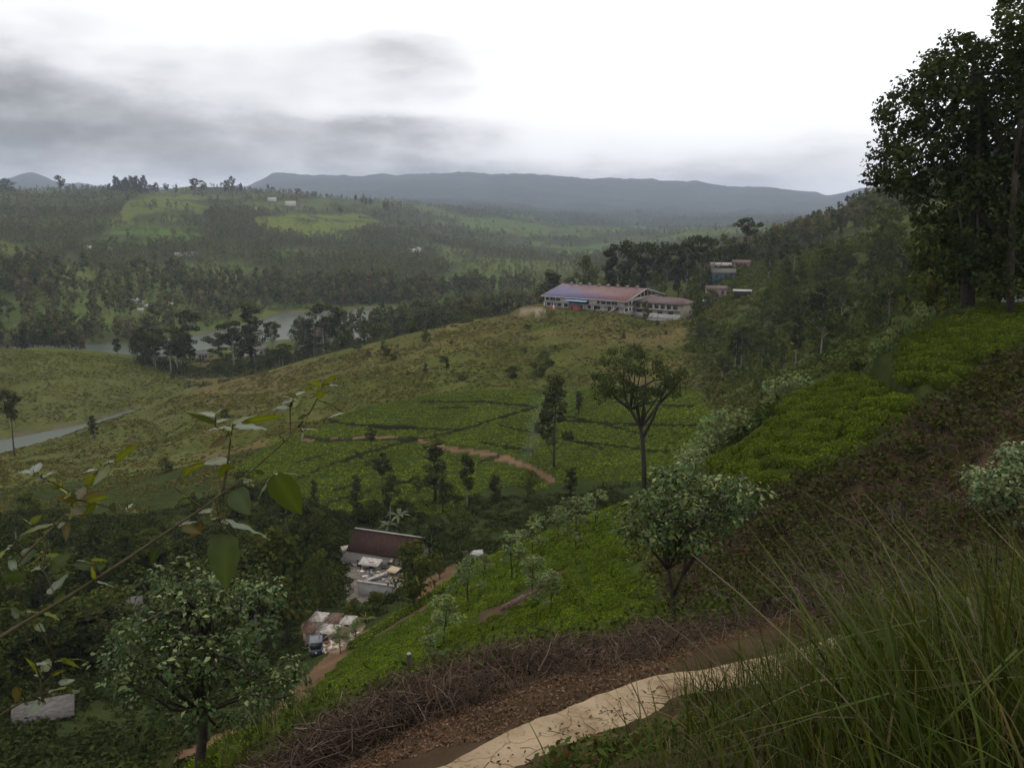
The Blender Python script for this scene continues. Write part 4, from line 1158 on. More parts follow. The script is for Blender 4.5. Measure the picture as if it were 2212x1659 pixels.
tag(link('rough_grass', raw_mesh('rough_grass', V, [F], C_), M_GRASS), 'shorter rough grass along the far side of the concrete drain', 'grass', kind='stuff')
def foot(n_, rng):
    x = rng.uniform(330, 640, n_); d = rng.uniform(8, 50, n_); a = np.arctan((x - CX) / FPX * .93); X, Y = np.sin(a) * d, np.cos(a) * d
    return X, Y
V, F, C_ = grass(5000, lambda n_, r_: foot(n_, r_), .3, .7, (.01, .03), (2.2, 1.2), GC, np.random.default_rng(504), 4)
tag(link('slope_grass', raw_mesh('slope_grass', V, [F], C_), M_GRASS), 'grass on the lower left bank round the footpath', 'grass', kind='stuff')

undergrowth('lakeside_scrub', [(290,772),(300,784),(370,800),(405,838),(540,812),(663,775),(742,756),(866,726),(1035,690),(1129,672),(1129,655),(900,690),(700,735),(560,765),(400,775)], 312, 440, 9000, 1.6, (0.040, 0.048, 0.018), 'dark scrub under the trees between grass slope and lake', 460)
undergrowth('ravine_scrub', [(1300,1110),(1560,985),(1700,870),(1560,900),(1545,965),(1400,1030),(1280,1060)], 55, 145, 5000, .9, (0.048, 0.062, 0.018), 'dark scrub in the gully between tea garden and tea slope', 470)

# litter on the slab, weeds along its near side, dry stalks above the grass
rg2 = np.random.default_rng(88)
def slab_pts(n_, o0, o1, rng, xlim=(900, 2000)):
    bl = LINES[2]; x = rng.uniform(*xlim, n_); y = np.interp(x, [p[0] for p in bl], [p[1] for p in bl]); d = np.interp(x, [p[0] for p in bl], [p[2] for p in bl])
    Q = np.array([unp(a, b, c) for a, b, c in zip(x, y, d)]); h_ = np.hypot(Q[:, 0], Q[:, 1]); k = (h_ - rng.uniform(o0, o1, n_)) / h_
    X, Y = Q[:, 0] * k, Q[:, 1] * k
    return np.stack([X, Y, gz(X, Y)], 1)
P = np.vstack([slab_pts(900, 1.75, 3.6, rg2, (1230, 1950)), slab_pts(160, 1.3, 1.8, rg2, (1420, 1900))]); Pw = np.repeat(P, 34, 0); n_ = len(Pw)
dr = nrm(rg2.normal(size=(n_, 3)) * [1, 1, .5] + [0, 0, .5]); Pw = Pw + dr * rg2.uniform(.02, .11, (n_, 1)) * [1.6, 1.6, .8] + [0, 0, .015]
V, F = leaf_quads(Pw, rg2.normal(size=(n_, 3)) * .6 + [0, 0, .7], rg2.uniform(.022, .062, n_), .02, rng=rg2)
lc = np.where(rg2.random((n_, 1)) < .75, [[0.040, 0.055, 0.014]], [[0.075, 0.046, 0.024]]) * rg2.uniform(.5, 1.6, (n_, 1))
tag(link('drain_weeds', raw_mesh('drain_weeds', V, [F], np.repeat(lc, 4, 0)), M_LEAF), 'dark leafy weeds along the near edge of the concrete drain', 'weeds', kind='stuff')
sb = np.random.default_rng(89); n_ = 16
x = sb.uniform(1480, 2260, n_); d = sb.uniform(1.9, 5.2, n_); a = np.arctan((x - CX) / FPX * .93); X, Y = np.sin(a) * d, np.cos(a) * d; Z = gz(X, Y)
L_ = sb.uniform(.4, .85, n_); az_ = sb.normal(2.75, .5, n_); el = sb.uniform(.75, 1.35, n_)
t = np.linspace(0, 1, 6)[None, :, None]; dr = np.stack([np.cos(az_) * np.cos(el), np.sin(az_) * np.cos(el), np.sin(el)], 1)[:, None]
PP = np.stack([X, Y, Z], 1)[:, None] + dr * L_[:, None, None] * t + np.array([-.06, 0, -.10])[None, None] * t ** 2
V, F = twigs(PP, .0034, .0012)
tag(link('dry_grass_stalks', raw_mesh('dry_grass_stalks', V, [F], np.repeat(np.array([[0.13, 0.105, 0.06]]) * sb.uniform(.6, 1.4, (n_, 1)), 18, 0)), M_TWIG), 'pale dry stalks leaning above the green bank grass', 'grass', kind='stuff')

undergrowth('slope_weeds', [(1320,1085),(1440,1050),(1545,985),(1660,1062),(1520,1110),(1440,1220),(1470,1345),(1380,1360),(1390,1260),(1350,1170)], 12, 80, 2600, .5, (0.058, 0.070, 0.016), 'low weeds between the tea slope and the pruned ground', 480, nl=60, ls=.32)
undergrowth('slope_weeds', [(1640,1060),(1850,985),(1960,910),(1990,880),(1900,835),(1890,800),(1960,835),(2060,845),(2040,880),(1990,900),(1860,1000),(1660,1085)], 18, 70, 900, .42, (0.060, 0.066, 0.018), 'low weeds between the two tea patches and the pruned ground', 490, nl=60, ls=.3)
undergrowth('path_weeds', [(760,1420),(830,1370),(900,1330),(990,1262),(960,1225),(900,1270),(860,1300),(790,1330),(740,1385)], 60, 120, 700, .4, (0.058, 0.072, 0.016), 'weeds along the footpath above the village', 500, nl=40, ls=.4)

undergrowth('verge_grass', [(2225,600),(2600,480),(3600,250),(3600,1500),(2700,1200),(2300,1250),(2900,1190),(2900,640),(2500,690),(2500,640),(2225,660)], 10, 130, 9000, .55, (0.062, 0.076, 0.018), 'rough grass on the verge between road and tea at the right', 510, nl=24, ls=.5, flat=.5, excl=[(2140,692),(2140,632),(2700,560),(2700,660)])
P = slab_pts(420, .25, 1.6, rg2, (930, 1720)); P[:, 2] += .035; n_ = len(P)
V, F = leaf_quads(P, rg2.normal(size=(n_, 3)) * .45 + [0, 0, 1], rg2.uniform(.012, .06, n_), rg2.uniform(.008, .025, n_), rng=rg2)
lc = np.array([[0.060, 0.034, 0.020]]) * rg2.uniform(.3, 1.6, (n_, 1))
Pt = slab_pts(90, .25, 1.6, rg2, (930, 1720)); Pt[:, 2] += .035; dt = rg2.normal(size=(90, 3)) * [1, 1, .1]; dt = nrm(dt) * rg2.uniform(.05, .3, (90, 1))
V2, F2 = twigs(np.stack([Pt - dt * .5, Pt + rg2.normal(size=(90, 3)) * .012 + [0, 0, .012], Pt + dt * .5], 1), .0035, .0015)
tag(link('leaf_litter', raw_mesh('leaf_litter', np.vstack([V, V2]), [np.vstack([F, F2 + len(V)])], np.vstack([np.repeat(lc, 4, 0), np.full((len(V2), 3), (0.05, 0.034, 0.024))])), M_TWIG), 'dead leaves and broken twigs scattered on the concrete drain slab', 'leaf litter', kind='stuff')
# ------------------------------------------------------------------ trees whose crowns are placed limb by limb
def poly_tree(name, base, poly, d, dd, ncl, rc, per, ls, col, trunk, tr, label, seed, nl=14, mat=None, fold=True, bark=None, up=.7, low=None, edge=None, lsw=.55, sheen_col=None):
    """crown = clumps spread through a volume whose outline is poly (picture grid) at range d +- dd; trunk = picture points"""
    rng = np.random.default_rng(seed)
    base = np.asarray(base, float)
    xs = [p[0] for p in poly]; ys = [p[1] for p in poly]; cl = []
    while len(cl) < ncl:
        x, y = rng.uniform(min(xs), max(xs)), rng.uniform(min(ys), max(ys))
        if not inpoly(np.array([x]), np.array([y]), poly)[0]: continue
        cl.append(unp(x, y, d + rng.normal() * dd))
    cl = np.array(cl)
    if edge is not None:
        cl = np.vstack([cl, [unp(x, y, d + rng.normal() * dd * .5) for x, y in edge]])
    rr = rc * rng.uniform(.65, 1.35, len(cl))
    n = len(cl) * per
    c = np.repeat(cl, per, 0); dr = nrm(rng.normal(size=(n, 3)))
    pos = c + dr * np.array([1, 1, .7]) * (np.repeat(rr, per) * (.25 + .75 * rng.random(n) ** .5))[:, None]
    nor = nrm(dr * .35 + rng.normal(size=(n, 3)) * .45 + np.array([0, 0, up]))
    tdir = dr + rng.normal(size=(n, 3)) * .5 + np.array([0, 0, -.25])
    s = ls * rng.uniform(.55, 1.3, n)
    V, F = leaf_fold(pos, nor, s, s * lsw, tdir) if fold else leaf_quads(pos, nor, s, s * .62, rng=rng)
    nv = 5 if fold else 4
    k = rng.uniform(.65, 1.4, n)[:, None] * np.repeat(rng.uniform(.75, 1.25, len(cl)), per)[:, None]
    if sheen_col is not None:  # sky light on upper leaves of the clumps painted in as a paler colour
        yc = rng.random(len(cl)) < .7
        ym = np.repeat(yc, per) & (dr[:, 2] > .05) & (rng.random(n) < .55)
        k = k * np.where(ym, 1.0, 1.0)[:, None]; colv = np.where(ym[:, None], np.asarray(sheen_col)[None], np.asarray(col)[None])
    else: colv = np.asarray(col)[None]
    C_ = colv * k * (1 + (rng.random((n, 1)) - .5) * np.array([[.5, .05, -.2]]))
    e = empty(name, tuple(base), 0, label, 'tree')
    V = V - base
    cr = link('crown', raw_mesh('crown', V, [F], np.repeat(C_, nv, 0)), mat or M_LEAF, e)
    mb = MB()
    tp = np.array([base - [0, 0, .3]] + [unp(x, y, d) for x, y in trunk]) - base
    mb.tube(tp, tr * np.linspace(1.1, .45, len(tp)), 8)
    far_ = rng.choice(len(cl), min(nl, len(cl)), replace=False)
    for i in far_:
        t = cl[i] - base
        j = int(rng.integers(max(1, len(tp) // 2), len(tp))); b = tp[j]
        m1 = b * .6 + t * .4 + rng.normal(size=3) * rc * .4; m2 = b * .25 + t * .75 + rng.normal(size=3) * rc * .3
        mb.tube([b, m1, m2, t], [tr * .42, tr * .3, tr * .2, tr * .07], 5)
    mb.build('trunk', bark or M_BARK, e, smooth=True)
    return e


# the tall roadside tree and its neighbour
b = on_ground(2092, 64)
poly_tree('roadside_tree', b, [(2130,100),(2095,85),(2058,78),(2040,100),(2012,125),(1990,165),(1958,182),(1950,205),(1918,212),(1910,240),(1926,280),(1902,300),(1900,330),(1895,365),(1900,385),(1925,395),(1955,410),(1970,440),(1975,480),(1995,520),(1990,560),(2005,600),(2040,640),(2130,640),(2280,625),(2290,60),(2200,85),(2160,95)],
          64, 3.2, 520, .95, 66, .34, (0.034, 0.044, 0.016), [(2090,600),(2096,520),(2100,430),(2110,330),(2120,230),(2110,160)], .42,
          'tall dark spreading tree beside the road, filling the right edge', 601, nl=34, fold=False, up=.35,
          edge=[(1882,375),(1890,392),(1905,400),(1935,412),(1900,350),(1893,335),(1915,285),(1905,255),(1912,228),(1935,205),(1965,180),(2000,150),(2055,85),(1945,300),(1930,340)])
b = on_ground(2185, 60)
poly_tree('roadside_tree', b, [(2142,50),(2152,20),(2180,-40),(2330,-90),(2330,230),(2215,190),(2175,130),(2150,90)], 60, 2.2, 90, .8, 60, .32, (0.040, 0.052, 0.018),
          [(2182,600),(2186,500),(2192,380),(2205,250),(2220,120),(2230,20)], .22, 'slender tree whose crown reaches in at the top right corner', 602, nl=16, fold=False, up=.35)
# forked open crowned tree above the tea garden
b = on_ground(1392, 84)
poly_tree('forked_tree', b, [(1282,830),(1292,775),(1330,748),(1390,752),(1420,778),(1468,792),(1490,820),(1470,848),(1440,866),(1412,852),(1390,872),(1352,862),(1322,872),(1290,862)],
          84, 2.2, 100, .76, 74, .24, (0.040, 0.052, 0.018), [(1391,1010),(1388,950),(1384,925),(1362,885),(1348,850)], .26, 'dark tree with a forked trunk and open umbrella crown above the tea garden', 603, nl=14, fold=False, up=.35)
fk = TREES_FK = bpy.data.objects['forked_tree']
mb = MB(); base = np.array(fk.location)
for pth in ([(1388,945),(1410,905),(1428,860),(1440,815)], [(1384,925),(1390,880),(1395,830),(1392,790)], [(1425,870),(1450,845),(1472,820)], [(1362,885),(1330,860),(1308,830)]):
    mb.tube([unp(x, y, 84) - base for x, y in pth], np.linspace(.17, .05, len(pth)), 6)
mb.build('branch', M_BARK, fk, smooth=True)

# leafy tree at the lower left, close by
b = on_ground(432, 12.2)
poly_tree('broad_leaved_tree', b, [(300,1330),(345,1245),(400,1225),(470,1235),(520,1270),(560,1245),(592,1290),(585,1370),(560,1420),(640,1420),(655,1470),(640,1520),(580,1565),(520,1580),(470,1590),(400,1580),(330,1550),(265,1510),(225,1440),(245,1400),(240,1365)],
          12.6, .75, 205, .19, 34, .095, (0.034, 0.052, 0.013), [(432,1640),(438,1590),(440,1540),(430,1470),(425,1400),(425,1320)], .085, 'dark leafy small tree standing at the lower left', 604, nl=40, mat=M_LEAF_GLOSS, up=1.0, sheen_col=(0.125, 0.155, 0.062),
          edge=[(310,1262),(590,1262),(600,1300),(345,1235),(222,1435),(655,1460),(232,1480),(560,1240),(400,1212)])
# leafy tree in the middle
b = hit(1458, 1352, 10, 40); dm = hypot(b[0], b[1])
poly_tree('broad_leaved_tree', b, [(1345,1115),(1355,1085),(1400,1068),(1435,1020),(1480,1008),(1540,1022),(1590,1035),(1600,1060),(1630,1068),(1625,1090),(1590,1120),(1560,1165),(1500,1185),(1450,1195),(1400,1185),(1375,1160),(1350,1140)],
          dm, .7, 125, .22, 34, .105, (0.042, 0.062, 0.016), [(1456,1310),(1450,1270),(1444,1230),(1432,1180),(1425,1130)], .048, 'leafy small tree with pale topped leaves on the bank above the brush', 605, nl=26, mat=M_LEAF_GLOSS, up=1.0, sheen_col=(0.120, 0.150, 0.052),
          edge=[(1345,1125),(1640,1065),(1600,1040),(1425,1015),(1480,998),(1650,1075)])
e = bpy.data.objects['broad_leaved_tree.001']; base = np.array(e.location); mb = MB()
for pth in ([(1452,1290),(1475,1240),(1490,1180),(1500,1120)], [(1475,1240),(1510,1190),(1545,1140)], [(1444,1230),(1410,1190),(1385,1140)]):
    mb.tube([unp(x, y, dm) - base for x, y in pth], np.linspace(.034, .014, len(pth)), 6)
mb.build('branch', M_BARK, e, smooth=True)
# shrub cut by the right edge
b = hit(2170, 1170, 8, 40); dm2 = hypot(b[0], b[1])
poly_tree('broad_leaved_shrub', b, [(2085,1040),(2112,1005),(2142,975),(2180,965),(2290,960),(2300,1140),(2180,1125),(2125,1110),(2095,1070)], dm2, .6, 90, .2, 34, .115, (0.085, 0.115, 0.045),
          [(2172,1140),(2178,1090),(2185,1040)], .05, 'pale leaved shrub cut off by the right edge', 606, nl=16, mat=M_LEAF_GLOSS, up=1.0, sheen_col=(0.15, 0.18, 0.08))['category'] = 'shrub'
# banana clump and palm in the village
def fan_plant(name, base, h, nf, fl, fw, label, cat, col, seed):
    rng = np.random.default_rng(seed); e = empty(name, tuple(base), 0, label, cat)
    MB().tube([[0, 0, -.2], [.03, 0, h * .5], [0, .03, h]], [.12, .1, .06], 6).build('stem', M_BARK, e)
    mb = MB()
    for i in range(nf):
        a = 6.283 * i / nf + rng.normal() * .25; el = rng.uniform(.2, 1.2); t = np.linspace(0, 1, 7)
        r_ = fl * t * cos(el * .6); z = h + fl * (sin(el) * t - .55 * t ** 2.2)
        p_ = np.stack([r_ * cos(a), r_ * sin(a), z], 1); sd = np.array([-sin(a), cos(a), 0]); w_ = fw * np.sin(pi * (t * .9 + .08))
        V = np.vstack([p_ + sd * w_[:, None] - [0, 0, .05], p_, p_ - sd * w_[:, None] - [0, 0, .05]])
        F = [[j, j + 1, 8 + j, 7 + j] for j in range(6)] + [[7 + j, 8 + j, 15 + j, 14 + j] for j in range(6)]
        mb.add(V, [F], np.array(col) * rng.uniform(.7, 1.3))
    mb.build('frond', M_LEAF_GLOSS, e)
    return e
fan_plant('banana_plant', on_ground(862, 128), 2.6, 13, 2.2, .26, 'pale banana plant with splayed leaves behind the red roofed house', 'banana plant', (0.085, 0.11, 0.05), 1)
fan_plant('banana_plant', on_ground(838, 126), 1.8, 11, 1.9, .24, 'smaller banana plant left of the taller one behind the red roofed house', 'banana plant', (0.07, 0.095, 0.045), 2)
fan_plant('palm_shrub', hit(905 - 0, 1332, 60, 130) * 0 + hit(790, 1345, 60, 130), .5, 14, 1.5, .07, 'small yellowish palm beside the rubble yard', 'palm', (0.12, 0.12, 0.03), 3)
# bare dead branches left of the yard
M_DEAD = plain_mat('dead_wood', (0.34, 0.31, 0.27), .9, col2=(0.18, 0.16, 0.14))
b = on_ground(690, 84); rng = np.random.default_rng(9); mb = MB(); e = empty('dead_tree', tuple(b), 0, 'grey bare dead tree among dark trees left of the yard', 'tree')
for i in range(9):
    p0 = np.array([0, 0, rng.uniform(1, 3.2)]); a = rng.uniform(0, 6.28); L_ = rng.uniform(1, 2.4); p2 = p0 + [cos(a) * L_, sin(a) * L_, rng.uniform(.3, 1.6)]
    mb.tube([p0, (p0 + p2) / 2 + rng.normal(size=3) * .2, p2], [.05, .035, .012], 5)
mb.build('branch', M_DEAD, e)
MB().tube([[0, 0, -.3], [.1, 0, 1.5], [0, .1, 3.4]], [.11, .08, .04], 6).build('trunk', M_DEAD, e)

# ------------------------------------------------------------------ leafy branches hanging in from the left
M_BLADE = leaf_mat('broad_leaf_blade', trans=0.42, rough=0.4, spec=0.45, vary=0.0)
M_STEM = plain_mat('green_stem', (0.056, 0.048, 0.022), .7, .1, col2=(0.030, 0.024, 0.013), scale=30)
def blade(base, tip, width, facing, col, droop=.12, fold=.16):
    """heart shaped leaf, curved along its midrib"""
    base, tip = np.asarray(base), np.asarray(tip); ax = tip - base; L_ = np.linalg.norm(ax); ax = ax / L_
    nor = nrm(facing - np.dot(facing, ax) * ax); sd = np.cross(ax, nor)
    t = np.linspace(0, 1, 10); w_ = width * np.interp(t, [0, .06, .16, .3, .45, .6, .75, .88, .96, 1], [.12, .34, .47, .5, .46, .37, .25, .12, .05, 0])
    mid = base + ax * (L_ * t)[:, None] - nor * (droop * L_ * (t - .35) ** 2)[:, None]
    back = np.where(t < .12, -.05 * L_, 0)[:, None] * ax
    rows = []
    for s in (-1, -.5, 0, .5, 1):
        lift = fold * w_ * abs(s) - .25 * fold * w_ * (abs(s) == 1)
        rows.append(mid + sd * (s * w_)[:, None] + nor * lift[:, None] + back * abs(s) + nor * (0.015 * L_ * np.sin(t * 19 + s * 2) * abs(s))[:, None])
    V = np.stack(rows, 1).reshape(-1, 3)
    F = [[i * 5 + j, i * 5 + j + 1, i * 5 + j + 6, i * 5 + j + 5] for i in range(9) for j in range(4)]
    cc = np.tile(np.asarray(col), (50, 1)).reshape(10, 5, 3); cc[:, 2] *= 1.35
    return V, F, cc.reshape(-1, 3)
LEAFCOL = {'w': (0.17, 0.19, 0.13), 'y': (0.088, 0.105, 0.012), 'g': (0.036, 0.054, 0.009), 'b': (0.080, 0.062, 0.016), 'p': (0.13, 0.155, 0.10)}  # w: sky sheen on upturned leaves painted as a pale leaf colour
def branch(name, stems, leaves, d, conv, label, seed, ground_x, extra=20):
    rng = np.random.default_rng(seed)
    W = lambda p, dd: unp(*conv(*p), dd)
    paths = []
    for pts, d0, d1, r_ in stems:
        dd = np.linspace(d0, d1, len(pts)); P = np.array([W(p, q) for p, q in zip(pts, dd)])
        t = np.linspace(0, len(P) - 1, len(P) * 5); P = np.stack([np.interp(t, np.arange(len(P)), P[:, k]) for k in range(3)], 1)
        ker = np.array([1, 2, 3, 2, 1.]) / 9; Q = P.copy()
        for k in range(3): Q[2:-2, k] = np.convolve(P[:, k], ker, 'valid')
        paths.append((Q, r_))
    b = paths[0][0][0]
    g = on_ground(ground_x, hypot(b[0], b[1]))
    e = empty(name, tuple(g), 0, label, 'branch')
    mb = MB()
    for i, (Q, r_) in enumerate(paths):
        if i == 0: Q = np.vstack([[g + [0, 0, -.05]], [g * .55 + Q[0] * .45 + [.05, 0, 0]], Q])
        mb.tube(Q - g, r_ * np.linspace(1.15, .45, len(Q)), 6)
    allp = np.vstack([p for p, _ in paths]); lm = MB()
    leaves = list(leaves); ii = lambda q: ((q[0] - conv(0, 0)[0]) / (conv(1, 0)[0] - conv(0, 0)[0]), (q[1] - conv(0, 0)[1]) / (conv(1, 0)[0] - conv(0, 0)[0]))
    apx, apy = pix(allp)
    for _i in range(extra):
        k_ = int(rng.integers(len(allp) // 5, len(allp))); bx_, by_ = ii((float(apx[k_]), float(apy[k_]))); aa_ = rng.uniform(0, 6.28); sl = rng.uniform(40, 110); off = rng.uniform(10, 60)
        b2_ = (bx_ + cos(aa_) * off, by_ + sin(aa_) * off * .7)
        leaves.append((b2_, (b2_[0] + cos(aa_ + rng.normal() * .5) * sl, b2_[1] + abs(sin(aa_)) * sl * rng.uniform(-.3, .9)), sl * rng.uniform(.4, .62), rng.choice(['y', 'g', 'g', 'p', 'y', 'w'])))
    for (bx, by), (tx, ty), wz, typ in leaves:
        ppx, ppy = conv(bx, by); ax_, ay_ = pix(allp); k = int(np.argmin(np.hypot(ax_ - ppx, ay_ - ppy)))
        dp = hypot(allp[k][0], allp[k][1]) + rng.normal() * .05
        B = W((bx, by), dp); T_ = W((tx, ty), dp + rng.normal() * .07 + (.05 if typ in 'wp' else 0))
        if np.linalg.norm(B - allp[k]) > .006:
            mm = (B + allp[k]) / 2 + [0, 0, .006]
            mb.tube(np.array([allp[k], mm, B]) - g, [.0016, .0013, .0011], 5)
        s = abs(conv(1, 0)[0] - conv(0, 0)[0])
        wd = wz * s * dp / FPX * .88
        if typ in 'w': fc = np.array([rng.normal() * .15, -.25, 1.0]); wd *= 1.7
        elif typ in 'p': fc = np.array([rng.normal() * .2, -.6, .9]); wd *= 1.3
        elif typ in 'y': fc = np.array([rng.normal() * .3, .9, .5])
        else: fc = np.array([rng.normal() * .25, -1.0, .35])
        V, F, c_ = blade(B - g, T_ - g, wd, fc, np.array(LEAFCOL[typ]) * rng.uniform(.8, 1.2))
        lm.add(V, [F], c_)
    mb.build('stem', M_STEM, e, smooth=True)
    lm.build('foliage', M_BLADE, e, smooth=True)
    return e
c5 = lambda x, y: (x * .3374, y * .3374 + 746.5)
c6 = lambda x, y: (x * .3374, y * .3374 + 1161)
branch('leafy_branch', [([(-420,2160),(0,1860),(350,1659),(600,1502),(850,1340),(1100,1170),(1300,1040),(1400,960),(1550,860),(1750,680),(1850,590),(1910,520)], 1.85, 2.3, .0038), ([(1910,520),(1990,420),(2040,320),(2070,250)], 2.3, 2.34, .0028),
        ([(1420,950),(1445,840),(1465,700),(1475,600),(1490,520)], 2.2, 2.22, .0034), ([(1390,965),(1390,1040),(1410,1130),(1440,1205)], 2.18, 2.12, .0024), ([(1300,1040),(1180,960),(1110,900),(1140,860),(1170,810)], 2.15, 2.2, .002),
        ([(1490,910),(1560,890),(1650,870),(1745,840)], 2.2, 2.18, .0022), ([(1130,1150),(1110,1220),(1000,1310),(970,1380)], 2.1, 2.08, .0018), ([(1380,470),(1375,520),(1470,560)], 2.2, 2.22, .0018), ([(1858,395),(1858,470),(1860,570)], 2.28, 2.28, .002)],
       [((1380,450),(1270,425),40,'w'), ((1370,492),(1195,430),38,'g'), ((1390,430),(1450,385),45,'y'), ((1385,490),(1480,460),28,'p'), ((1500,515),(1735,525),70,'p'), ((1490,500),(1660,430),60,'y'), ((1480,525),(1300,535),30,'w'), ((1560,490),(1840,440),62,'y'), ((1450,590),(1330,660),55,'b'),
        ((1890,350),(1808,318),45,'w'), ((1870,352),(1795,370),38,'w'), ((1850,395),(1728,405),24,'w'), ((1895,315),(1955,292),24,'w'), ((1900,340),(1880,400),50,'y'), ((2030,290),(1955,275),90,'y'), ((2060,260),(2160,190),95,'y'), ((2060,250),(1975,235),60,'y'), ((2060,290),(2035,350),60,'y'), ((2110,255),(2195,256),18,'w'), ((2200,430),(2090,462),22,'w'),
        ((1462,735),(1288,756),60,'w'), ((1460,760),(1395,850),70,'y'), ((1300,750),(1175,810),55,'y'), ((1750,822),(1925,815),28,'w'), ((1770,835),(1930,1095),230,'g'), ((1740,850),(1640,980),70,'p'), ((1500,925),(1600,1085),180,'g'), ((1445,1130),(1745,1222),105,'p'), ((1440,1212),(1440,1580),280,'g'),
        ((1300,1150),(1195,1245),60,'b'), ((1130,1150),(1275,1118),38,'p'), ((1170,1160),(1290,1200),60,'b'), ((1180,830),(1240,760),60,'y'), ((1500,1160),(1400,1090),40,'b'), ((600,1490),(590,1400),40,'y'), ((590,1372),(700,1368),34,'y'), ((585,1392),(490,1368),40,'w'), ((575,1410),(455,1400),64,'g'), ((600,1420),(690,1400),60,'g'),
        ((620,1510),(740,1540),24,'p'), ((1010,1300),(960,1400),70,'g'), ((420,1600),(330,1640),60,'g')], 2.2, c5, 'long leafy branch reaching in from the left with a big hanging leaf', 701, -140, 26)
branch('leafy_branch', [([(-300,1760),(-60,1530),(80,1420),(200,1300),(300,1200),(380,1130),(430,1060),(480,985)], 1.9, 2.3, .0036), ([(480,985),(540,900),(600,830),(680,760),(735,742)], 2.3, 2.34, .0024), ([(475,950),(380,900),(290,860),(215,812)], 2.3, 2.33, .002), ([(300,1250),(290,1340),(275,1440)], 2.15, 2.12, .002), ([(480,985),(620,1010),(740,1050),(820,1050)], 2.3, 2.3, .0018)],
       [((215,812),(105,800),34,'w'), ((215,810),(262,738),40,'w'), ((262,848),(345,798),34,'w'), ((735,742),(900,618),85,'y'), ((735,745),(655,740),28,'w'), ((695,755),(605,890),65,'y'), ((625,790),(522,808),34,'w'), ((600,830),(545,910),75,'y'), ((480,985),(360,970),55,'b'), ((490,980),(560,880),70,'b'), ((500,990),(680,930),60,'b'), ((480,1000),(440,1120),70,'y'),
        ((560,1000),(700,960),55,'y'), ((470,1040),(560,1110),60,'b'), ((815,1050),(850,1000),18,'w'), ((200,1302),(125,1410),85,'g'), ((340,1140),(125,1205),75,'y'), ((195,1140),(148,1108),40,'w'), ((200,1135),(272,1080),46,'y'), ((430,1130),(420,1260),60,'b'), ((60,1288),(-10,1345),60,'p'), ((340,1570),(435,1440),100,'p'), ((150,1470),(-20,1480),85,'g'), ((275,1440),(330,1370),60,'g'), ((40,1430),(120,1330),60,'g'), ((90,1430),(60,1330),40,'p'), ((20,1480),(-40,1560),80,'g'), ((330,1420),(450,1330),90,'g')],
       2.2, c5, 'lower leafy branch at the left edge with brown tinged new leaves', 702, -330, 34)
branch('leafy_sprig', [([(-160,1230),(0,1135),(110,1070),(210,1012)], 1.95, 2.05, .0032), ([(275,1050),(262,960),(258,900)], 2.05, 2.06, .003), ([(210,1012),(275,1050)], 2.05, 2.05, .003), ([(262,960),(330,880),(390,840)], 2.06, 2.06, .002), ([(270,1000),(380,980),(450,985)], 2.05, 2.06, .0014)],
       [((262,890),(160,755),85,'y'), ((280,850),(325,755),70,'y'), ((300,805),(180,810),26,'w'), ((360,790),(545,768),50,'y'), ((400,790),(530,825),85,'y'), ((275,885),(215,880),26,'w'), ((380,935),(485,905),44,'p'), ((275,1055),(165,1115),90,'p'), ((290,1060),(330,1030),50,'p'), ((120,970),(80,1060),80,'b'), ((330,880),(420,845),40,'y'), ((200,470),(385,505),80,'p'), ((120,500),(60,440),60,'g'), ((230,560),(290,600),40,'p')],
       2.0, c6, 'small leafy sprig at the lower left above the grey shed', 703, -260, 8)

# ------------------------------------------------------------------ concrete drain, posts, log
M_CONC = plain_mat('weathered_concrete', (0.31, 0.235, 0.15), .9, .0, col2=(0.20, 0.145, 0.088), scale=2.2, bump=.35)
_nt = M_CONC.node_tree
def conc_extra():
    nt = M_CONC.node_tree; p = [n for n in nt.nodes if n.type == 'BSDF_PRINCIPLED'][0]; src = p.inputs['Base Color'].links[0].from_socket
    n2 = noise(nt, 26, 4, .7); c = mixcol(nt, 'MULTIPLY', ramp(nt, n2, .56, .72, 0, .8), src, (.35, .28, .22)); 
    n3 = noise(nt, 1.1, 6, .75); c = mixcol(nt, 'MULTIPLY', ramp(nt, n3, .5, .65, 0, .55), c, (.55, .46, .36)); 
    tcn = nt.nodes.new('ShaderNodeTexCoord'); vo = nt.nodes.new('ShaderNodeTexVoronoi'); vo.feature = 'DISTANCE_TO_EDGE'; vo.inputs['Scale'].default_value = 1.7
    wv = nt.nodes.new('ShaderNodeVectorMath'); wv.operation = 'ADD'; nz_ = nt.nodes.new('ShaderNodeTexNoise'); nz_.inputs['Scale'].default_value = 4.0; sc3 = nt.nodes.new('ShaderNodeVectorMath'); sc3.operation = 'SCALE'; sc3.inputs['Scale'].default_value = .35
    nt.links.new(tcn.outputs['Object'], nz_.inputs['Vector']); nt.links.new(nz_.outputs['Color'], sc3.inputs[0]); nt.links.new(tcn.outputs['Object'], wv.inputs[0]); nt.links.new(sc3.outputs[0], wv.inputs[1]); nt.links.new(wv.outputs[0], vo.inputs['Vector'])
    c = mixcol(nt, 'MULTIPLY', ramp(nt, vo.outputs['Distance'], .0, .016, .75, 0), c, (.30, .24, .17)); nt.links.new(c, p.inputs['Base Color'])
conc_extra()
M_DARKSOIL = M_BARK
bl = LINES[2]; xs = np.linspace(560, 1790, 90); outer = []
for x in xs:
    y = np.interp(x, [p[0] for p in bl], [p[1] for p in bl]); d = np.interp(x, [p[0] for p in bl], [p[2] for p in bl]); outer.append(unp(x, y, d))
outer = np.array(outer); tg = nrm(np.gradient(outer[:, :2], axis=0)); sd = np.stack([tg[:, 1], -tg[:, 0]], 1)     # towards the camera
sd *= np.where((sd * -outer[:, :2]).sum(1) > 0, 1, -1)[:, None]
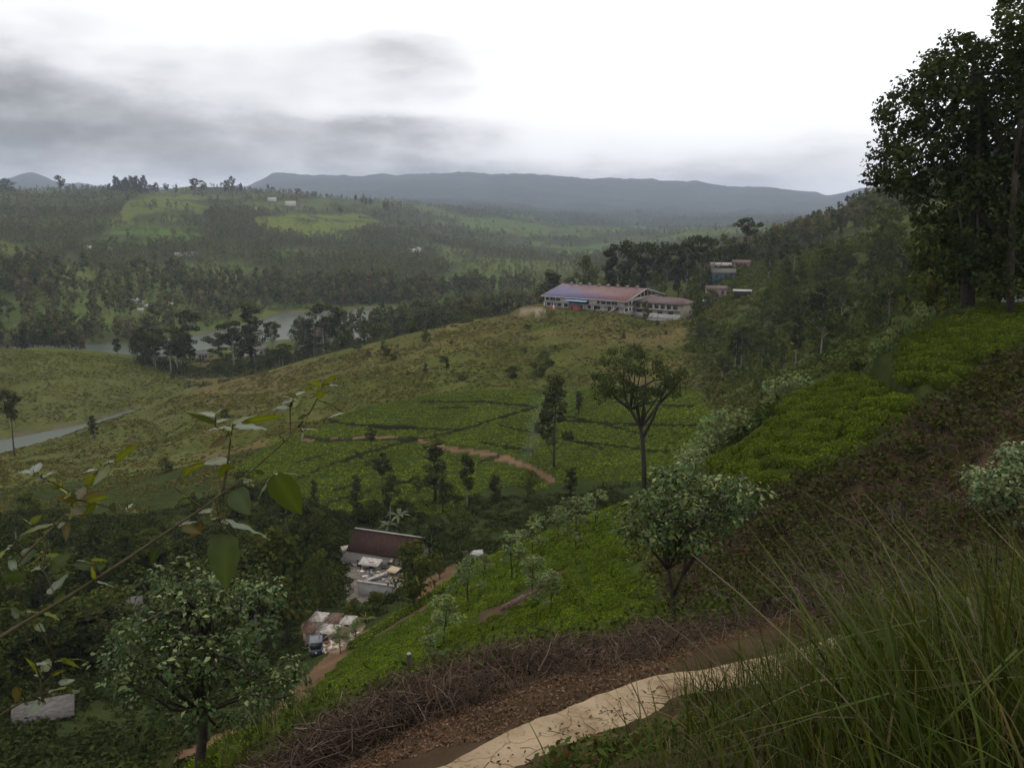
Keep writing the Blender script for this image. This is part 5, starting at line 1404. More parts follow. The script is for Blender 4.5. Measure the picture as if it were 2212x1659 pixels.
wob = (fbm(np.arange(90) * .22, np.zeros(90) + 3, 2) - .5 + .5 * (fbm(np.arange(90) * 1.1, np.zeros(90) + 8, 2) - .5))[:, None]
o2 = outer[:, :2] + sd * (.07 - .04 * wob); i2 = outer[:, :2] + sd * (1.55 + .15 * wob)
zt = gz(outer[:, 0] + sd[:, 0] * .3, outer[:, 1] + sd[:, 1] * .3)
ker = np.ones(11) / 11; zt = np.convolve(np.pad(zt, 5, mode='edge'), ker, 'valid') + .02
zz = lambda f: zt + f
rows = [np.column_stack([o2, zz(-.42)]), np.column_stack([o2, zz(-.03)]), np.column_stack([o2 + sd * .03, zz(0)])]
for f in (.25, .5, .75): rows.append(np.column_stack([o2 * (1 - f) + i2 * f, zz(.015 * sin(f * 9)) + .02 * (fbm(np.arange(90) * .8, np.zeros(90) + f * 9, 2) - .5)]))
rows += [np.column_stack([i2 - sd * .02, zz(0.01)]), np.column_stack([i2, zz(-.05)]), np.column_stack([i2, zz(-.5)])]
V = np.stack(rows, 1).reshape(-1, 3); nr = len(rows)
F = [[i * nr + j, (i + 1) * nr + j, (i + 1) * nr + j + 1, i * nr + j + 1] for i in range(89) for j in range(nr - 1)]
mb = MB(); mb.add(V, [F]); dr = mb.build('concrete_drain', M_CONC, smooth=False)
tag(dr, 'pale weathered concrete drain slab running along the bank', 'drain', kind='thing')
def post(name, x, yt, d, r0, r1, label, cap=True, lean=0.0):
    g = on_ground(x, d); h = float(ray(x, yt)[2]) * d - g[2]
    e = empty(name, tuple(g), 0, label, 'post' if 'post' in name or 'stick' in name else 'stump')
    MB().tube([[0, 0, -.2], [lean * h * .5, .02, h * .5], [lean * h, 0, h]], [r0, (r0 + r1) / 2 * 1.05, r1], 8).build('trunk' if name == 'pollarded_trunk' else 'shaft', M_BARK, e, smooth=True)
    if cap: MB().tube([[lean * h, 0, h], [lean * h, 0, h + .02]], [r1 * .97, r1 * .9], 8).build('cut_end', M_DEAD, e)
    return e
post('pollarded_trunk', 886, 1412, 22, .10, .075, 'dark cut off trunk with a pale top on the tea slope')
post('wooden_post', 643, 1505, 17, .08, .06, 'dark leaning post by the footpath at lower left', False, -.05)
post('bare_stick', 1325, 1333, 11.2, .011, .007, 'thin pale stick standing upright in the brush', True)
M_LOG = plain_mat('old_log', (0.17, 0.11, 0.085), .9, .1, col2=(0.045, 0.032, 0.026), scale=4, bump=.5)
q = [hit(x, y, 20, 90) + np.array([0, 0, .06]) for x, y in [(1085,1318),(1110,1306),(1140,1290),(1168,1273)]]
e = empty('fallen_log', tuple(q[0]), 0, 'reddish brown fallen log lying in the tea slope', 'log')
MB().tube(np.array(q) - q[0], [.24, .27, .2, .10], 8).build('trunk', M_LOG, e, smooth=True)
MB().tube(np.array([q[1], q[1] + [.8, .3, .7]]) - q[0], [.1, .04], 6).build('branch', M_LOG, e) if False else MB().tube(np.array([q[1], q[1] + [.8, .3, .7]]) - q[0], [.1, .04], 6).build('branch', M_LOG, e)

# ------------------------------------------------------------------ the road
M_ROAD = plain_mat('asphalt', (0.060, 0.062, 0.070), .85, .2, col2=(0.045, 0.046, 0.05), scale=.6)
t = np.linspace(0, 1, 24); A_ = [on_ground(2158 + 420 * k, 70 + 9 * k) for k in t]; B_ = [on_ground(2168 + 420 * k, 79 + 12 * k) for k in t]
V = []
for a, b in zip(A_, B_):
    for f in (0, .33, .66, 1): p_ = a * (1 - f) + b * f; V.append([p_[0], p_[1], gz1(p_[0], p_[1]) + .07])
F = [[i * 4 + j, (i + 1) * 4 + j, (i + 1) * 4 + j + 1, i * 4 + j + 1] for i in range(23) for j in range(3)]
mb = MB(); mb.add(V, [F]); tag(mb.build('road', M_ROAD), 'grey asphalt road at the right edge behind the tree', 'road', kind='structure')
# ------------------------------------------------------------------ buildings
M_WHITE = plain_mat('white_wall', (0.52, 0.49, 0.45), .85, col2=(0.28, 0.26, 0.235), scale=.8)
M_CREAM = plain_mat('cream_wall', (0.34, 0.30, 0.24), .85, col2=(0.19, 0.16, 0.13), scale=.9)
M_PINK = plain_mat('pink_wall', (0.27, 0.20, 0.17), .85, col2=(0.15, 0.11, 0.09), scale=.9)
M_TEAL = plain_mat('teal_wall', (0.045, 0.085, 0.095), .85, col2=(0.03, 0.05, 0.055))
M_GLASS = plain_mat('dark_window', (0.018, 0.020, 0.022), .25, .5, col2=(0.03, 0.032, 0.034))
M_DOOR = plain_mat('dark_door', (0.07, 0.05, 0.04), .7)
M_GREYR = plain_mat('grey_sheet_roof', (0.145, 0.135, 0.125), .85, .05, col2=(0.065, 0.056, 0.05), scale=1.6, stretch=(1, 4, 1))
M_PALER = plain_mat('pale_sheet_roof', (0.40, 0.38, 0.35), .8, .05, col2=(0.22, 0.20, 0.18), scale=1.2, stretch=(1, 4, 1))
M_REDR = plain_mat('red_roof', (0.056, 0.030, 0.024), .85, .05, col2=(0.022, 0.014, 0.012), scale=1.4, stretch=(4, 1, 1))
M_BROWNR = plain_mat('brown_roof', (0.105, 0.060, 0.055), .7, col2=(0.07, 0.045, 0.045), scale=.9)
M_RED = plain_mat('red_paint', (0.26, 0.05, 0.04), .7, col2=(0.17, 0.05, 0.04))
M_BLUE = plain_mat('blue_sheet', (0.30, 0.40, 0.52), .6, col2=(0.22, 0.30, 0.42))
M_GREY = plain_mat('grey_concrete', (0.30, 0.29, 0.27), .9, col2=(0.17, 0.16, 0.15), scale=1.0)
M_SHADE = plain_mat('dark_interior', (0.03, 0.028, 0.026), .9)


def gable_roof(mb, w, dp, h, rise, over=.4, th=.08):
    hw, hd = w / 2 + over, dp / 2 + over; ez = h - rise * over / (dp / 2)
    for s in (-1, 1):
        mb.prism([(-hw, s * hd, ez), (hw, s * hd, ez), (hw, 0, h + rise), (-hw, 0, h + rise)], (0, 0, th))


def house(name, base, rz, w, dp, h, rise, wall, roof, label, nwin=2, door=True, group=None, cat='house', sink=1.2, far=False):
    e = empty(name, tuple(base), rz, label, cat, group)
    mb = MB(); mb.box(-w / 2, w / 2, -dp / 2, dp / 2, -sink, h)
    for s in (-1, 1): mb.prism([(s * w / 2, -dp / 2, h), (s * w / 2, dp / 2, h), (s * w / 2, 0, h + rise - .02)], (-s * .15, 0, 0))
    mb.build('wall', wall, e)
    rb = MB(); gable_roof(rb, w, dp, h, rise); rb.build('roof', roof, e)
    if far: return e
    step = w / (nwin + 1 + (1 if door else 0)); k = 1
    for i in range(nwin + (1 if door else 0)):
        x = -w / 2 + step * (i + .75 + .25)
        if door and i == nwin // 2:
            MB().box(x - .45, x + .45, -dp / 2 - .04, -dp / 2 + .05, 0.05, min(2.0, h * .85)).build('door', M_DOOR, e)
        else:
            MB().box(x - .5, x + .5, -dp / 2 - .03, -dp / 2 + .05, h * .38, h * .78).build('window', M_GLASS, e)
    return e


# ---- the tea factory -----------------------------------------------------------------------------
rm_, nt, out = new_mat('patchy_painted_roof')
tc_n = nt.nodes.new('ShaderNodeTexCoord'); sp = nt.nodes.new('ShaderNodeSeparateXYZ'); nt.links.new(tc_n.outputs['Object'], sp.inputs[0])
nz = noise(nt, .35, 5, .7); nz2 = noise(nt, 1.2, 5, .7, stretch=(3, .3, .3))
k = math_node(nt, 'ADD', math_node(nt, 'MULTIPLY', sp.outputs[0], .028), math_node(nt, 'MULTIPLY', math_node(nt, 'SUBTRACT', sp.outputs[2], 4.5), .22))
k = math_node(nt, 'ADD', k, math_node(nt, 'MULTIPLY', math_node(nt, 'SUBTRACT', nz, .5), 1.9))
c = mixcol(nt, 'MIX', ramp(nt, k, .55, 1.0), (0.088, 0.074, 0.160), (0.165, 0.078, 0.070))
c = mixcol(nt, 'MULTIPLY', ramp(nt, nz2, .42, .62, 0, .9), c, (.58, .56, .62))
p = N(nt, 'ShaderNodeBsdfPrincipled'); p.inputs['Roughness'].default_value = .55; p.inputs['Specular IOR Level'].default_value = .25
nt.links.new(c, p.inputs['Base Color']); nt.links.new(p.outputs[0], out.inputs[0])
FZ = FR[2]; FLn, FWd, EV, RS = 37.0, 33.0, 4.6, 3.5
fe = empty('tea_factory', (FL[0], FL[1], FZ), FACT_RZ, 'long white two storey tea factory with a patchy purple and red roof', 'factory')
wb = MB()
wb.box(0, FLn, 0.9, FWd, -1.5, 2.05); wb.box(0, FLn, 0, FWd, 2.05, EV)                     # recessed ground floor, upper floor
wb.prism([(FLn, 0, EV), (FLn, FWd, EV), (FLn, FWd / 2, EV + RS - .25)], (-.2, 0, 0)); wb.prism([(0, 0, EV), (0, FWd, EV), (0, FWd / 2, EV + RS - .25)], (.2, 0, 0))
wb.build('wall', M_WHITE, fe)
rb = MB(); ov = 1.1
for s in (0, 1):
    y0, y1 = (-ov, FWd / 2) if s == 0 else (FWd + ov, FWd / 2); ez = EV - RS * ov / (FWd / 2)
    rb.prism([(-ov, y0, ez), (FLn + ov, y0, ez), (FLn + ov, y1, EV + RS), (-ov, y1, EV + RS)], (0, 0, .12))
rb.build('roof', rm_, fe)
bb = MB()
for x in (FLn + ov, -ov - .12):
    for y0, y1 in ((-ov, FWd / 2), (FWd + ov, FWd / 2)):
        ez = EV - RS * ov / (FWd / 2); bb.prism([(x, y0, ez - .18), (x, y1, EV + RS - .18), (x, y1, EV + RS + .2), (x, y0, ez + .2)], (.12, 0, 0))
bb.box(-ov, FLn + ov, -ov - .1, -ov, EV - RS * ov / (FWd / 2) - .16, EV - RS * ov / (FWd / 2) + .14)
bb.build('barge_board', M_WHITE, fe)
for i in range(8):
    x = 3 + i * 4.4; vb = MB(); vb.box(x - .45, x + .45, FWd / 2 - .45, FWd / 2 + .45, EV + RS - .1, EV + RS + .55)
    vb.prism([(x - .7, FWd / 2 - .65, EV + RS + .55), (x + .7, FWd / 2 - .65, EV + RS + .55), (x, FWd / 2 - .65, EV + RS + .95)], (0, 1.3, 0)); vb.build('roof_vent', M_CREAM, fe)
lb = MB(); lb.box(-.3, FLn + .6, -.55, .9, 1.93, 2.05); lb.box(-.3, FLn + .6, -.55, -.47, 2.05, 2.22); lb.build('floor_ledge', M_GREY, fe)
fu = lambda z: (z - 120) / 740 * FLn
for a, b, n_ in ((132, 166, 1), (178, 222, 1), (232, 272, 1), (612, 636, 1), (648, 690, 1), (698, 735, 1), (742, 792, 1), (866, 898, 0)):
    a_, b_ = fu(a), min(fu(b), FLn - .3)
    f = MB(); f.box(a_, b_, -.06, .05, 2.75, 4.15); f.build('window', M_GLASS, fe)
    m_ = MB(); nb = max(1, int((b_ - a_) / 1.1))
    for i in range(nb + 1):
        x = a_ + (b_ - a_) * i / nb; m_.box(x - .05, x + .05, -.1, -.06, 2.75, 4.15)
    m_.box(a_ - .1, b_ + .1, -.12, -.0601, 4.15, 4.27); m_.box(a_ - .1, b_ + .1, -.14, -.0601, 2.63, 2.75)
    m_.build('frame', M_WHITE, fe)
for a, b in ((130, 165), (182, 215), (235, 268), (285, 332), (385, 475), (520, 545), (578, 630), (760, 795), (838, 868)):
    MB().box(fu(a), fu(b), .84, .95, .45, 1.75).build('window', M_GLASS, fe)
for a in (340, 560, 700):
    MB().box(fu(a), fu(a) + 1.3, .83, .95, -.1, 1.8).build('door', M_DOOR, fe)
pb = MB()
for i in range(9):
    x = .1 + i * 4.6; pb.box(x - .17, x + .17, -.5, -.2, -1.2, 1.93)
pb.build('pillar', M_WHITE, fe)
cb = MB(); cb.prism([(fu(345), -2.6, 3.35), (fu(540), -2.6, 3.35), (fu(540), -.02, 4.0), (fu(345), -.02, 4.0)], (0, 0, .06)); cb.build('canopy', M_BLUE, fe)
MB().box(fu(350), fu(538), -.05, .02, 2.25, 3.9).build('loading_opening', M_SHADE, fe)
st = MB()
for i in range(9): st.box(fu(715) + i * .42, fu(715) + (i + 1) * .42 + .02, -1.7, -.6, -.6 + i * .24, -.4 + i * .26)
st.build('staircase', M_WHITE, fe)
# gable end: windows and open truss
for y in np.arange(1.6, 31, 2.7):
    MB().box(FLn - .05, FLn + .06, y - .8, y + .8, 2.75, 4.1).build('window', M_GLASS, fe)
    if y < 9: MB().box(FLn - .05, FLn + .06, y - .7, y + .7, .45, 1.7).build('window', M_GLASS, fe)
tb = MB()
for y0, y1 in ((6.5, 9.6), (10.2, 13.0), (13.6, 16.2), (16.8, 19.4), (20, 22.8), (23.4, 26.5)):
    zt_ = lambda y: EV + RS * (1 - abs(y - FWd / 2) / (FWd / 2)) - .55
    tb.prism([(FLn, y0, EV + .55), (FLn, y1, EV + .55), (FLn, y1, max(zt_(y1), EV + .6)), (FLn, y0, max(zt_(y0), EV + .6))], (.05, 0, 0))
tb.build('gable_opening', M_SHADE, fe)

# annexe with brown roof
def fpt(u, v, z): return np.array([FL[0] + AX[0] * u + AY[0] * v, FL[1] + AX[1] * u + AY[1] * v, FZ + z])
ae = empty('factory_annexe', tuple(fpt(37.4, 7.0, -2.5)), FACT_RZ, 'long annexe with a dull brown hipped roof joined to the factory gable', 'building')
AL, AD = 19.5, 12.0
mb = MB(); mb.box(0, AL, 0, AD, -2.5, 6.2); mb.build('wall', M_CREAM, ae)
mb = MB(); o_ = .8; h_ = 6.2; r_ = 1.9
mb.prism([(-o_, -o_, h_), (AL + o_, -o_, h_), (AL - 2, AD / 2, h_ + r_), (3.5, AD / 2, h_ + r_)], (0, 0, .1)); mb.prism([(-o_, AD + o_, h_), (AL + o_, AD + o_, h_), (AL - 2, AD / 2, h_ + r_), (3.5, AD / 2, h_ + r_)], (0, 0, .1))
mb.prism([(-o_, -o_, h_ - .002), (-o_, AD + o_, h_ - .002), (3.5, AD / 2, h_ + r_ - .002)], (0, 0, .1)); mb.prism([(AL + o_, -o_, h_ - .002), (AL + o_, AD + o_, h_ - .002), (AL - 2, AD / 2, h_ + r_ - .002)], (0, 0, .1))
mb.build('roof', M_BROWNR, ae)
mb = MB(); mb.box(-.2, AL + .3, -.9, 0, 3.55, 3.7); mb.box(-.2, AL + .3, -.9, -.8, 3.7, 4.3); mb.build('balcony', M_GREY, ae)
for i in range(7): MB().box(.9 + i * 2.6, 2.6 + i * 2.6, -.06, .04, 4.2, 5.8).build('window', M_GLASS, ae)
mb = MB(); mb.box(.02, AL - .02, -.25, -.001, -.2, 2.3); mb.build('lower_wall', M_WHITE, ae)
for i in range(4): MB().box(1.5 + i * 4.4, 3.4 + i * 4.4, -.31, -.2, 2.32, 3.4).build('window', M_GLASS, ae)
we = empty('outbuilding', tuple(fpt(45.5, 2.2, -4.5)), FACT_RZ, 'low white block with a fluted wall below the brown roofed annexe', 'building')
mb = MB(); mb.box(0, 8.5, 0, 4, -3, 2.2)
for i in range(7): mb.box(.3 + i * 1.3, .6 + i * 1.3, -.15, -.001, -3, 2.15)
mb.build('wall', M_WHITE, we); MB().box(-.3, 8.8, -.5, 4.3, 2.21, 2.4).build('roof', M_GREY, we)
re_ = empty('red_shed', tuple(fpt(fu(395), -3.2, 0)), FACT_RZ, 'low red painted shed before the middle of the factory front', 'shed')
mb = MB(); mb.box(0, 4.6, 0, 1.6, -1.2, 1.55); mb.build('wall', M_RED, re_); mb = MB(); mb.prism([(-.2, -.3, 1.56), (4.8, -.3, 1.56), (4.8, 1.9, 1.9), (-.2, 1.9, 1.9)], (0, 0, .07)); mb.build('roof', M_BROWNR, re_)
MB().box(.8, 1.7, -.04, .03, 0, 1.3).build('door', M_DOOR, re_)
re_ = empty('red_wall', tuple(fpt(fu(180), -3.0, 0)), FACT_RZ, 'low red wall with a white gate pier at the left of the factory front', 'wall')
mb = MB(); mb.box(0, 5.0, 0, .3, -1.2, .75); mb.build('wall', M_RED, re_); MB().box(2.9, 3.7, -.05, .35, -1.2, 1.1).build('gate_pier', M_WHITE, re_)

# ---- houses on the hillside right of the factory ---------------------------------------------------
def at_px(x, y, dmin=200): return hit(x, y, dmin)
def hpx(name, x, y, wpx, hpx_, rz, wall, roof, label, dmin=200, dpf=.6, rf=.35, **kw):
    b = at_px(x, y, dmin); d = hypot(b[0], b[1]); w_ = max(wpx * d / FPX, 1.5); h_ = max(hpx_ * d / FPX, 1.2)
    return house(name, b, rz - math.atan2(b[0], b[1]), w_, w_ * dpf, h_, max(w_ * dpf * rf, .4), wall, roof, label, **kw)
hpx('hillside_house', 1562, 606, 46, 17, .05, M_TEAL, M_GREYR, 'hillside house with a wide grey sheet roof over teal walls', nwin=3, rf=.22, dpf=.7)
hpx('hillside_house', 1557, 580, 40, 7, .0, M_CREAM, M_PALER, 'whitish roofed hillside house just above the teal one', nwin=2, rf=.2)
hpx('hillside_house', 1602, 576, 34, 8, -.1, M_PINK, M_BROWNR, 'hillside house with a reddish roof right of the whitish one', nwin=2, rf=.25)
hpx('hillside_house', 1553, 641, 54, 17, .1, M_PINK, M_BROWNR, 'pinkish walled hillside house below the teal one', nwin=3, rf=.15)
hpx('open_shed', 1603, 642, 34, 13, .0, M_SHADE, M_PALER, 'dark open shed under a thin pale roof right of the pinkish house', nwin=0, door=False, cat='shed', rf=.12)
hpx('hillside_house', 1534, 664, 30, 21, .2, M_WHITE, M_BROWNR, 'white walled house lowest of the hillside houses', nwin=2, rf=.2)
hpx('small_house', 1420, 613, 28, 7, .1, M_CREAM, M_GREYR, 'small pale house behind the factory roof', nwin=2)
# ---- houses by the lake -----------------------------------------------------------------------------
LHS = [(326,770,14,7,M_WHITE,M_GREYR,'small white house behind the first trees of the lakeside row'), (352,774,26,4,M_WHITE,M_GREYR,'long low white house left of the big lakeside gum'),
       (437,776,22,11,M_GREY,M_GREYR,'grey house deep among the lakeside trees'), (553,768,46,13,M_WHITE,M_GREYR,'long white house under the tall narrow lakeside tree'),
       (608,760,18,9,M_CREAM,M_GREYR,'small cream house in the middle of the lakeside row'), (655,757,24,8,M_CREAM,M_GREYR,'grey roofed house left of the red roofed one by the lake'),
       (679,742,27,10,M_WHITE,M_REDR,'red roofed white house at the lakeside'), (726,745,22,9,M_WHITE,M_GREYR,'white house right of the biggest lakeside gum'), (784,737,36,10,M_WHITE,M_PALER,'white house at the right end of the lakeside row')]
for x, y, w_, h_, wl, rf, lb_ in LHS:
    hpx('lakeside_house', x, y, w_, h_, R.uniform(-.3, .3), wl, rf, lb_, dmin=345, nwin=2)
# ---- far houses across the lake ------------------------------------------------------------------------
FHS = [(200,542,20,M_WHITE,M_PALER,'pale house across the lake, left of a pair on the far hillside'), (234,541,14,M_WHITE,M_PALER,'pale house across the lake, right of a pair on the far hillside'),
       (385,553,12,M_WHITE,M_PALER,'small white far house, left one of three in the wood'), (402,553,15,M_WHITE,M_GREYR,'small far house in the middle of three in the wood'), (420,552,16,M_CREAM,M_PALER,'pale far house, right one of three in the wood'),
       (588,435,16,M_WHITE,M_PALER,'bright house highest on the far hill'), (628,445,20,M_WHITE,M_PALER,'brightest long house on the far hilltop'), (652,448,12,M_CREAM,M_GREYR,'dull house right of the brightest one on the far hilltop'),
       (528,449,12,M_CREAM,M_GREYR,'dull small house left in the cluster on the far hill'), (548,452,11,M_WHITE,M_GREYR,'small house right in the cluster on the far hill'),
       (905,543,18,M_WHITE,M_PALER,'greenish white house alone in the far middle wood'), (896,550,26,M_CREAM,M_PALER,'low pale house under the lone one in the far middle wood'),
       (945,617,13,M_WHITE,M_REDR,'small red roofed house in the wood above the lake'), (298,656,22,M_WHITE,M_PALER,'long pale house on the bright clearing by the far shore'),
       (304,673,10,M_WHITE,M_PALER,'small bright house lowest on the far shore clearing'), (320,665,11,M_CREAM,M_PALER,'small pale house in the middle of the far shore clearing'), (368,660,9,M_WHITE,M_PALER,'small white house at the right of the far shore clearing')]
for x, y, w_, wl, rf, lb_ in FHS:
    hpx('far_house', x, y, w_, max(3.2, w_ * .22), R.uniform(-.3, .3), wl, rf, lb_, dmin=440, dpf=.55, rf=.45, far=True)

# ---- the village in the valley ---------------------------------------------------------------------------
b = hit(820, 1215, 60, 150); dv = hypot(b[0], b[1]); rzv = -.34
ve = empty('village_house', tuple(b), rzv, 'long village house with a dark red tiled roof and grey lean-to', 'house')
s_ = dv / FPX; L_ = 165 * s_; D_ = 70 * s_; hh = 24 * s_; ri = 2.2
mb = MB(); mb.box(-L_ * .45, L_ * .55, 0, D_, -1.5, hh)
for sg in (-L_ * .45, L_ * .55 - .15): mb.prism([(sg, 0, hh), (sg, D_, hh), (sg, D_ / 2, hh + ri - .05)], (.15, 0, 0))
mb.build('wall', M_CREAM, ve)
mb = MB()
for y0, y1 in ((-.5, D_ / 2), (D_ + .5, D_ / 2)): mb.prism([(-L_ * .45 - .4, y0, hh - .2), (L_ * .55 + .4, y0, hh - .2), (L_ * .55 + .4, y1, hh + ri), (-L_ * .45 - .4, y1, hh + ri)], (0, 0, .1))
mb.build('roof', M_REDR, ve)
MB().box(-L_ * .45 - .45, L_ * .55 + .45, D_ / 2 - .12, D_ / 2 + .12, hh + ri + .02, hh + ri + .16).build('ridge_cap', M_PALER, ve)
mb = MB(); mb.prism([(-L_ * .5, -2.2, hh - 1.15), (L_ * .2, -2.2, hh - 1.15), (L_ * .2, -.52, hh - .35), (-L_ * .5, -.52, hh - .35)], (0, 0, .06)); mb.build('lean_to_roof', M_GREYR, ve)
mb = MB(); mb.box(-L_ * .48, L_ * .18, -2.0, -.01, -1.2, hh - 1.2); mb.build('lean_to_wall', M_WHITE, ve)
for x in (-2.6, -.6, 1.4): MB().box(x, x + .7, -2.06, -1.95, -.1, .9).build('window', M_GLASS, ve)
M_SHEET = plain_mat('white_sheeting', (0.52, 0.48, 0.43), .85, .05, col2=(0.19, 0.15, 0.125), scale=2.4)
M_RUST = plain_mat('rusty_sheet', (0.18, 0.11, 0.08), .85, .05, col2=(0.07, 0.045, 0.036), scale=2.4)
def sheet(x, y, w_, l_, rz, lift, tilt, mat, label, name='roof_sheet', cat='sheet', dmin=60):
    b = hit(x, y, dmin, 150); e = empty(name, (b[0], b[1], b[2] + lift), rz, label, cat)
    e.rotation_euler = (tilt, 0, rz)
    mb = MB(); n_ = 12; xs = np.linspace(-w_ / 2, w_ / 2, n_ * 2 + 1)
    V = []; 
    for zz_ in (0, -.03):
        for yy in (-l_ / 2, l_ / 2):
            for i, xx in enumerate(xs): V.append((xx, yy, zz_ + (.04 if i % 2 else 0)))
    m_ = len(xs); F = []
    for i in range(m_ - 1): F += [[i, i + 1, m_ + i + 1, m_ + i], [2 * m_ + i, 3 * m_ + i, 3 * m_ + i + 1, 2 * m_ + i + 1], [i, 2 * m_ + i, 2 * m_ + i + 1, i + 1], [m_ + i, m_ + i + 1, 3 * m_ + i + 1, 3 * m_ + i]]
    mb.add(V, [F]); mb.build('panel', mat, e)
    return e
sheet(800, 1226, 3.2, 1.8, -.3, .9, .25, M_SHEET, 'white corrugated sheet just below the grey lean-to')
sheet(832, 1220, 2.6, 1.6, -.2, 1.0, .2, M_SHEET, 'dirty white sheet right of the first one in the village yard')
sheet(850, 1240, 1.6, 1.5, -.5, .7, .15, plain_mat('yellow_sheeting', (0.50, 0.42, 0.25), .8, col2=(.28, .22, .15)), 'yellowish sheet at the right of the village yard')
sheet(812, 1252, .55, 3.4, -.95, .5, .12, M_SHEET, 'long pale plank lying aslant in the village yard', 'plank', 'plank')
sheet(760, 1212, 1.6, 1.2, .2, .7, .3, M_RUST, 'rusty brown sheet at the left of the village house')
sheet(748, 1195, 1.4, 1.0, .5, .9, .3, M_SHEET, 'small white sheet left of the rusty one')
b = hit(812, 1285, 60, 150); e = empty('retaining_wall', tuple(b), -.3, 'grey retaining wall below the village yard', 'wall')
MB().box(-2.7, 2.7, 0, .35, -1.5, 1.5).build('wall', M_GREY, e); MB().box(-2.8, 2.8, -.06, .42, 1.501, 1.62).build('coping', M_GREY, e)
b = hit(700, 1385, 60, 130); le = empty('tin_shed', tuple(b), -.25, 'low shack under patched white and brown sheets by the footpath', 'shack')
mb = MB(); mb.box(-2.4, 2.2, .2, 3.0, -1.2, 1.0); mb.build('wall', M_CREAM, le)
for x0, x1, y0, y1, z, mt in ((-2.8, -.9, -.3, 1.6, 1.52, M_RUST), (-.85, 1.2, -.4, 1.5, 1.56, M_SHEET), (1.25, 2.7, -.3, 1.7, 1.52, M_RUST), (-2.7, -1.0, 1.6, 3.5, 1.78, M_SHEET), (-.95, .9, 1.65, 3.6, 1.83, M_RUST), (.95, 2.6, 1.75, 3.4, 1.8, M_SHEET)):
    q = MB(); z -= .5; g_ = R.uniform(-.25, .25, 5); q.prism([(x0 + g_[0], y0 + g_[1], z), (x1 + g_[1], y0 + g_[2], z + g_[4] * .5), (x1 + g_[2], y1 + g_[3], z + .28 + g_[4] * .5), (x0 + g_[3], y1, z + .28)], (0, 0, .05)); q.build('roof_sheet', mt, le)
MB().box(-.5, .4, .16, .24, -.4, .85).build('door', M_DOOR, le)
p0, p1 = hit(705, 1388, 60, 130), hit(776, 1346, 60, 130)
e = empty('bamboo_pole', tuple(p0), 0, 'long yellowish bamboo pole slanting beside the patched shack', 'pole')
MB().tube([[0, 0, .7], (p1 - p0) * .5 + [0, 0, .9], (p1 - p0) + [0, 0, .6]], [.09, .08, .06], 7).build('shaft', plain_mat('bamboo', (0.42, 0.34, 0.17), .6), e)
b = hit(98, 1545, 40, 130); house('grey_shed', b, .42, 4.2, 3.0, .7, .9, M_CREAM, M_GREYR, 'grey roofed shed at the lower left edge', nwin=1, cat='shed')
b = hit(275, 1325, 60, 150); house('grey_roofed_house', b, .25, 3.4, 3.0, 1.4, .8, M_CREAM, M_GREYR, 'grey roofed house half hidden behind the lower left tree', nwin=2)
b = hit(1018, 1168, 90, 150) if False else on_ground(1022, 112); house('valley_hut', b, .2, 2.0, 1.4, .9, .3, M_CREAM, M_PALER, 'pale roofed hut at the foot of the tea slope', nwin=1, cat='hut')
# three wheeler
b = hit(684, 1412, 55, 120); te = empty('three_wheeler', tuple(b), .2, 'dark blue three wheeler with a grey hood parked on the footpath', 'three wheeler')
M_BODY = plain_mat('dark_blue_paint', (0.020, 0.026, 0.040), .35, .5, dirt=.3); M_HOOD = plain_mat('grey_hood', (0.20, 0.21, 0.23), .8); M_TYRE = plain_mat('tyre_rubber', (0.02, 0.02, 0.02), .9); M_LAMP = plain_mat('lamp_glass', (0.6, 0.6, 0.58), .2)
mb = MB(); prof = [(-1.3, .30), (1.05, .30), (1.25, .55), (1.15, 1.0), (.85, 1.05), (.55, .62), (-.35, .62), (-.5, 1.05), (-1.25, 1.05)]
# body lies along -y (front towards the camera)
mb.prism([(-.62, -a, z) for a, z in prof], (1.24, 0, 0)); mb.build('body', M_BODY, te)
mb = MB(); mb.prism([(-.66, -a, z) for a, z in [(-1.3, 1.06), (-1.15, 1.55), (-.8, 1.72), (.6, 1.74), (.8, 1.66), (.62, 1.60), (-.75, 1.62), (-1.05, 1.45), (-1.18, 1.06)]], (1.32, 0, 0)); mb.box(-.66, -.6, .55, 1.25, 1.06, 1.62); mb.box(.6, .66, .55, 1.25, 1.06, 1.62); mb.build('hood', M_HOOD, te)
mb = MB(); mb.prism([(-.55, -.95, 1.04), (.55, -.95, 1.04), (.55, -.74, 1.62), (-.55, -.74, 1.62)], (0, .03, 0)); mb.build('windscreen', M_GLASS, te)
MB().box(-.5, .5, .1, .5, .63, .95).build('seat', M_DOOR, te)
for x, y in ((0, -1.0), (-.58, .85), (.58, .85)):
    wv = MB(); wv.tube([[x - .07, y, .22], [x + .07, y, .22]], .22, 14); wo = wv.build('wheel', M_TYRE, te); MB().tube([[x - .075, y, .22], [x + .075, y, .22]], .11, 10).build('rim', M_HOOD, wo)
MB().tube([[0, -1.22, .78], [0, -1.28, .78]], .1, 12).build('headlight', M_LAMP, te)
# smoke over the tea garden
b = on_ground(1128, 158); sm, nt, out = new_mat('smoke_air'); pv = nt.nodes.new('ShaderNodeVolumePrincipled'); pv.inputs['Color'].default_value = (.8, .88, 1, 1)
tcs = nt.nodes.new('ShaderNodeTexCoord'); nz_ = nt.nodes.new('ShaderNodeTexNoise'); nz_.inputs['Scale'].default_value = .28; nz_.inputs['Detail'].default_value = 3
nt.links.new(tcs.outputs['Object'], nz_.inputs['Vector'])
sx_ = nt.nodes.new('ShaderNodeSeparateXYZ'); nt.links.new(tcs.outputs['Object'], sx_.inputs[0])
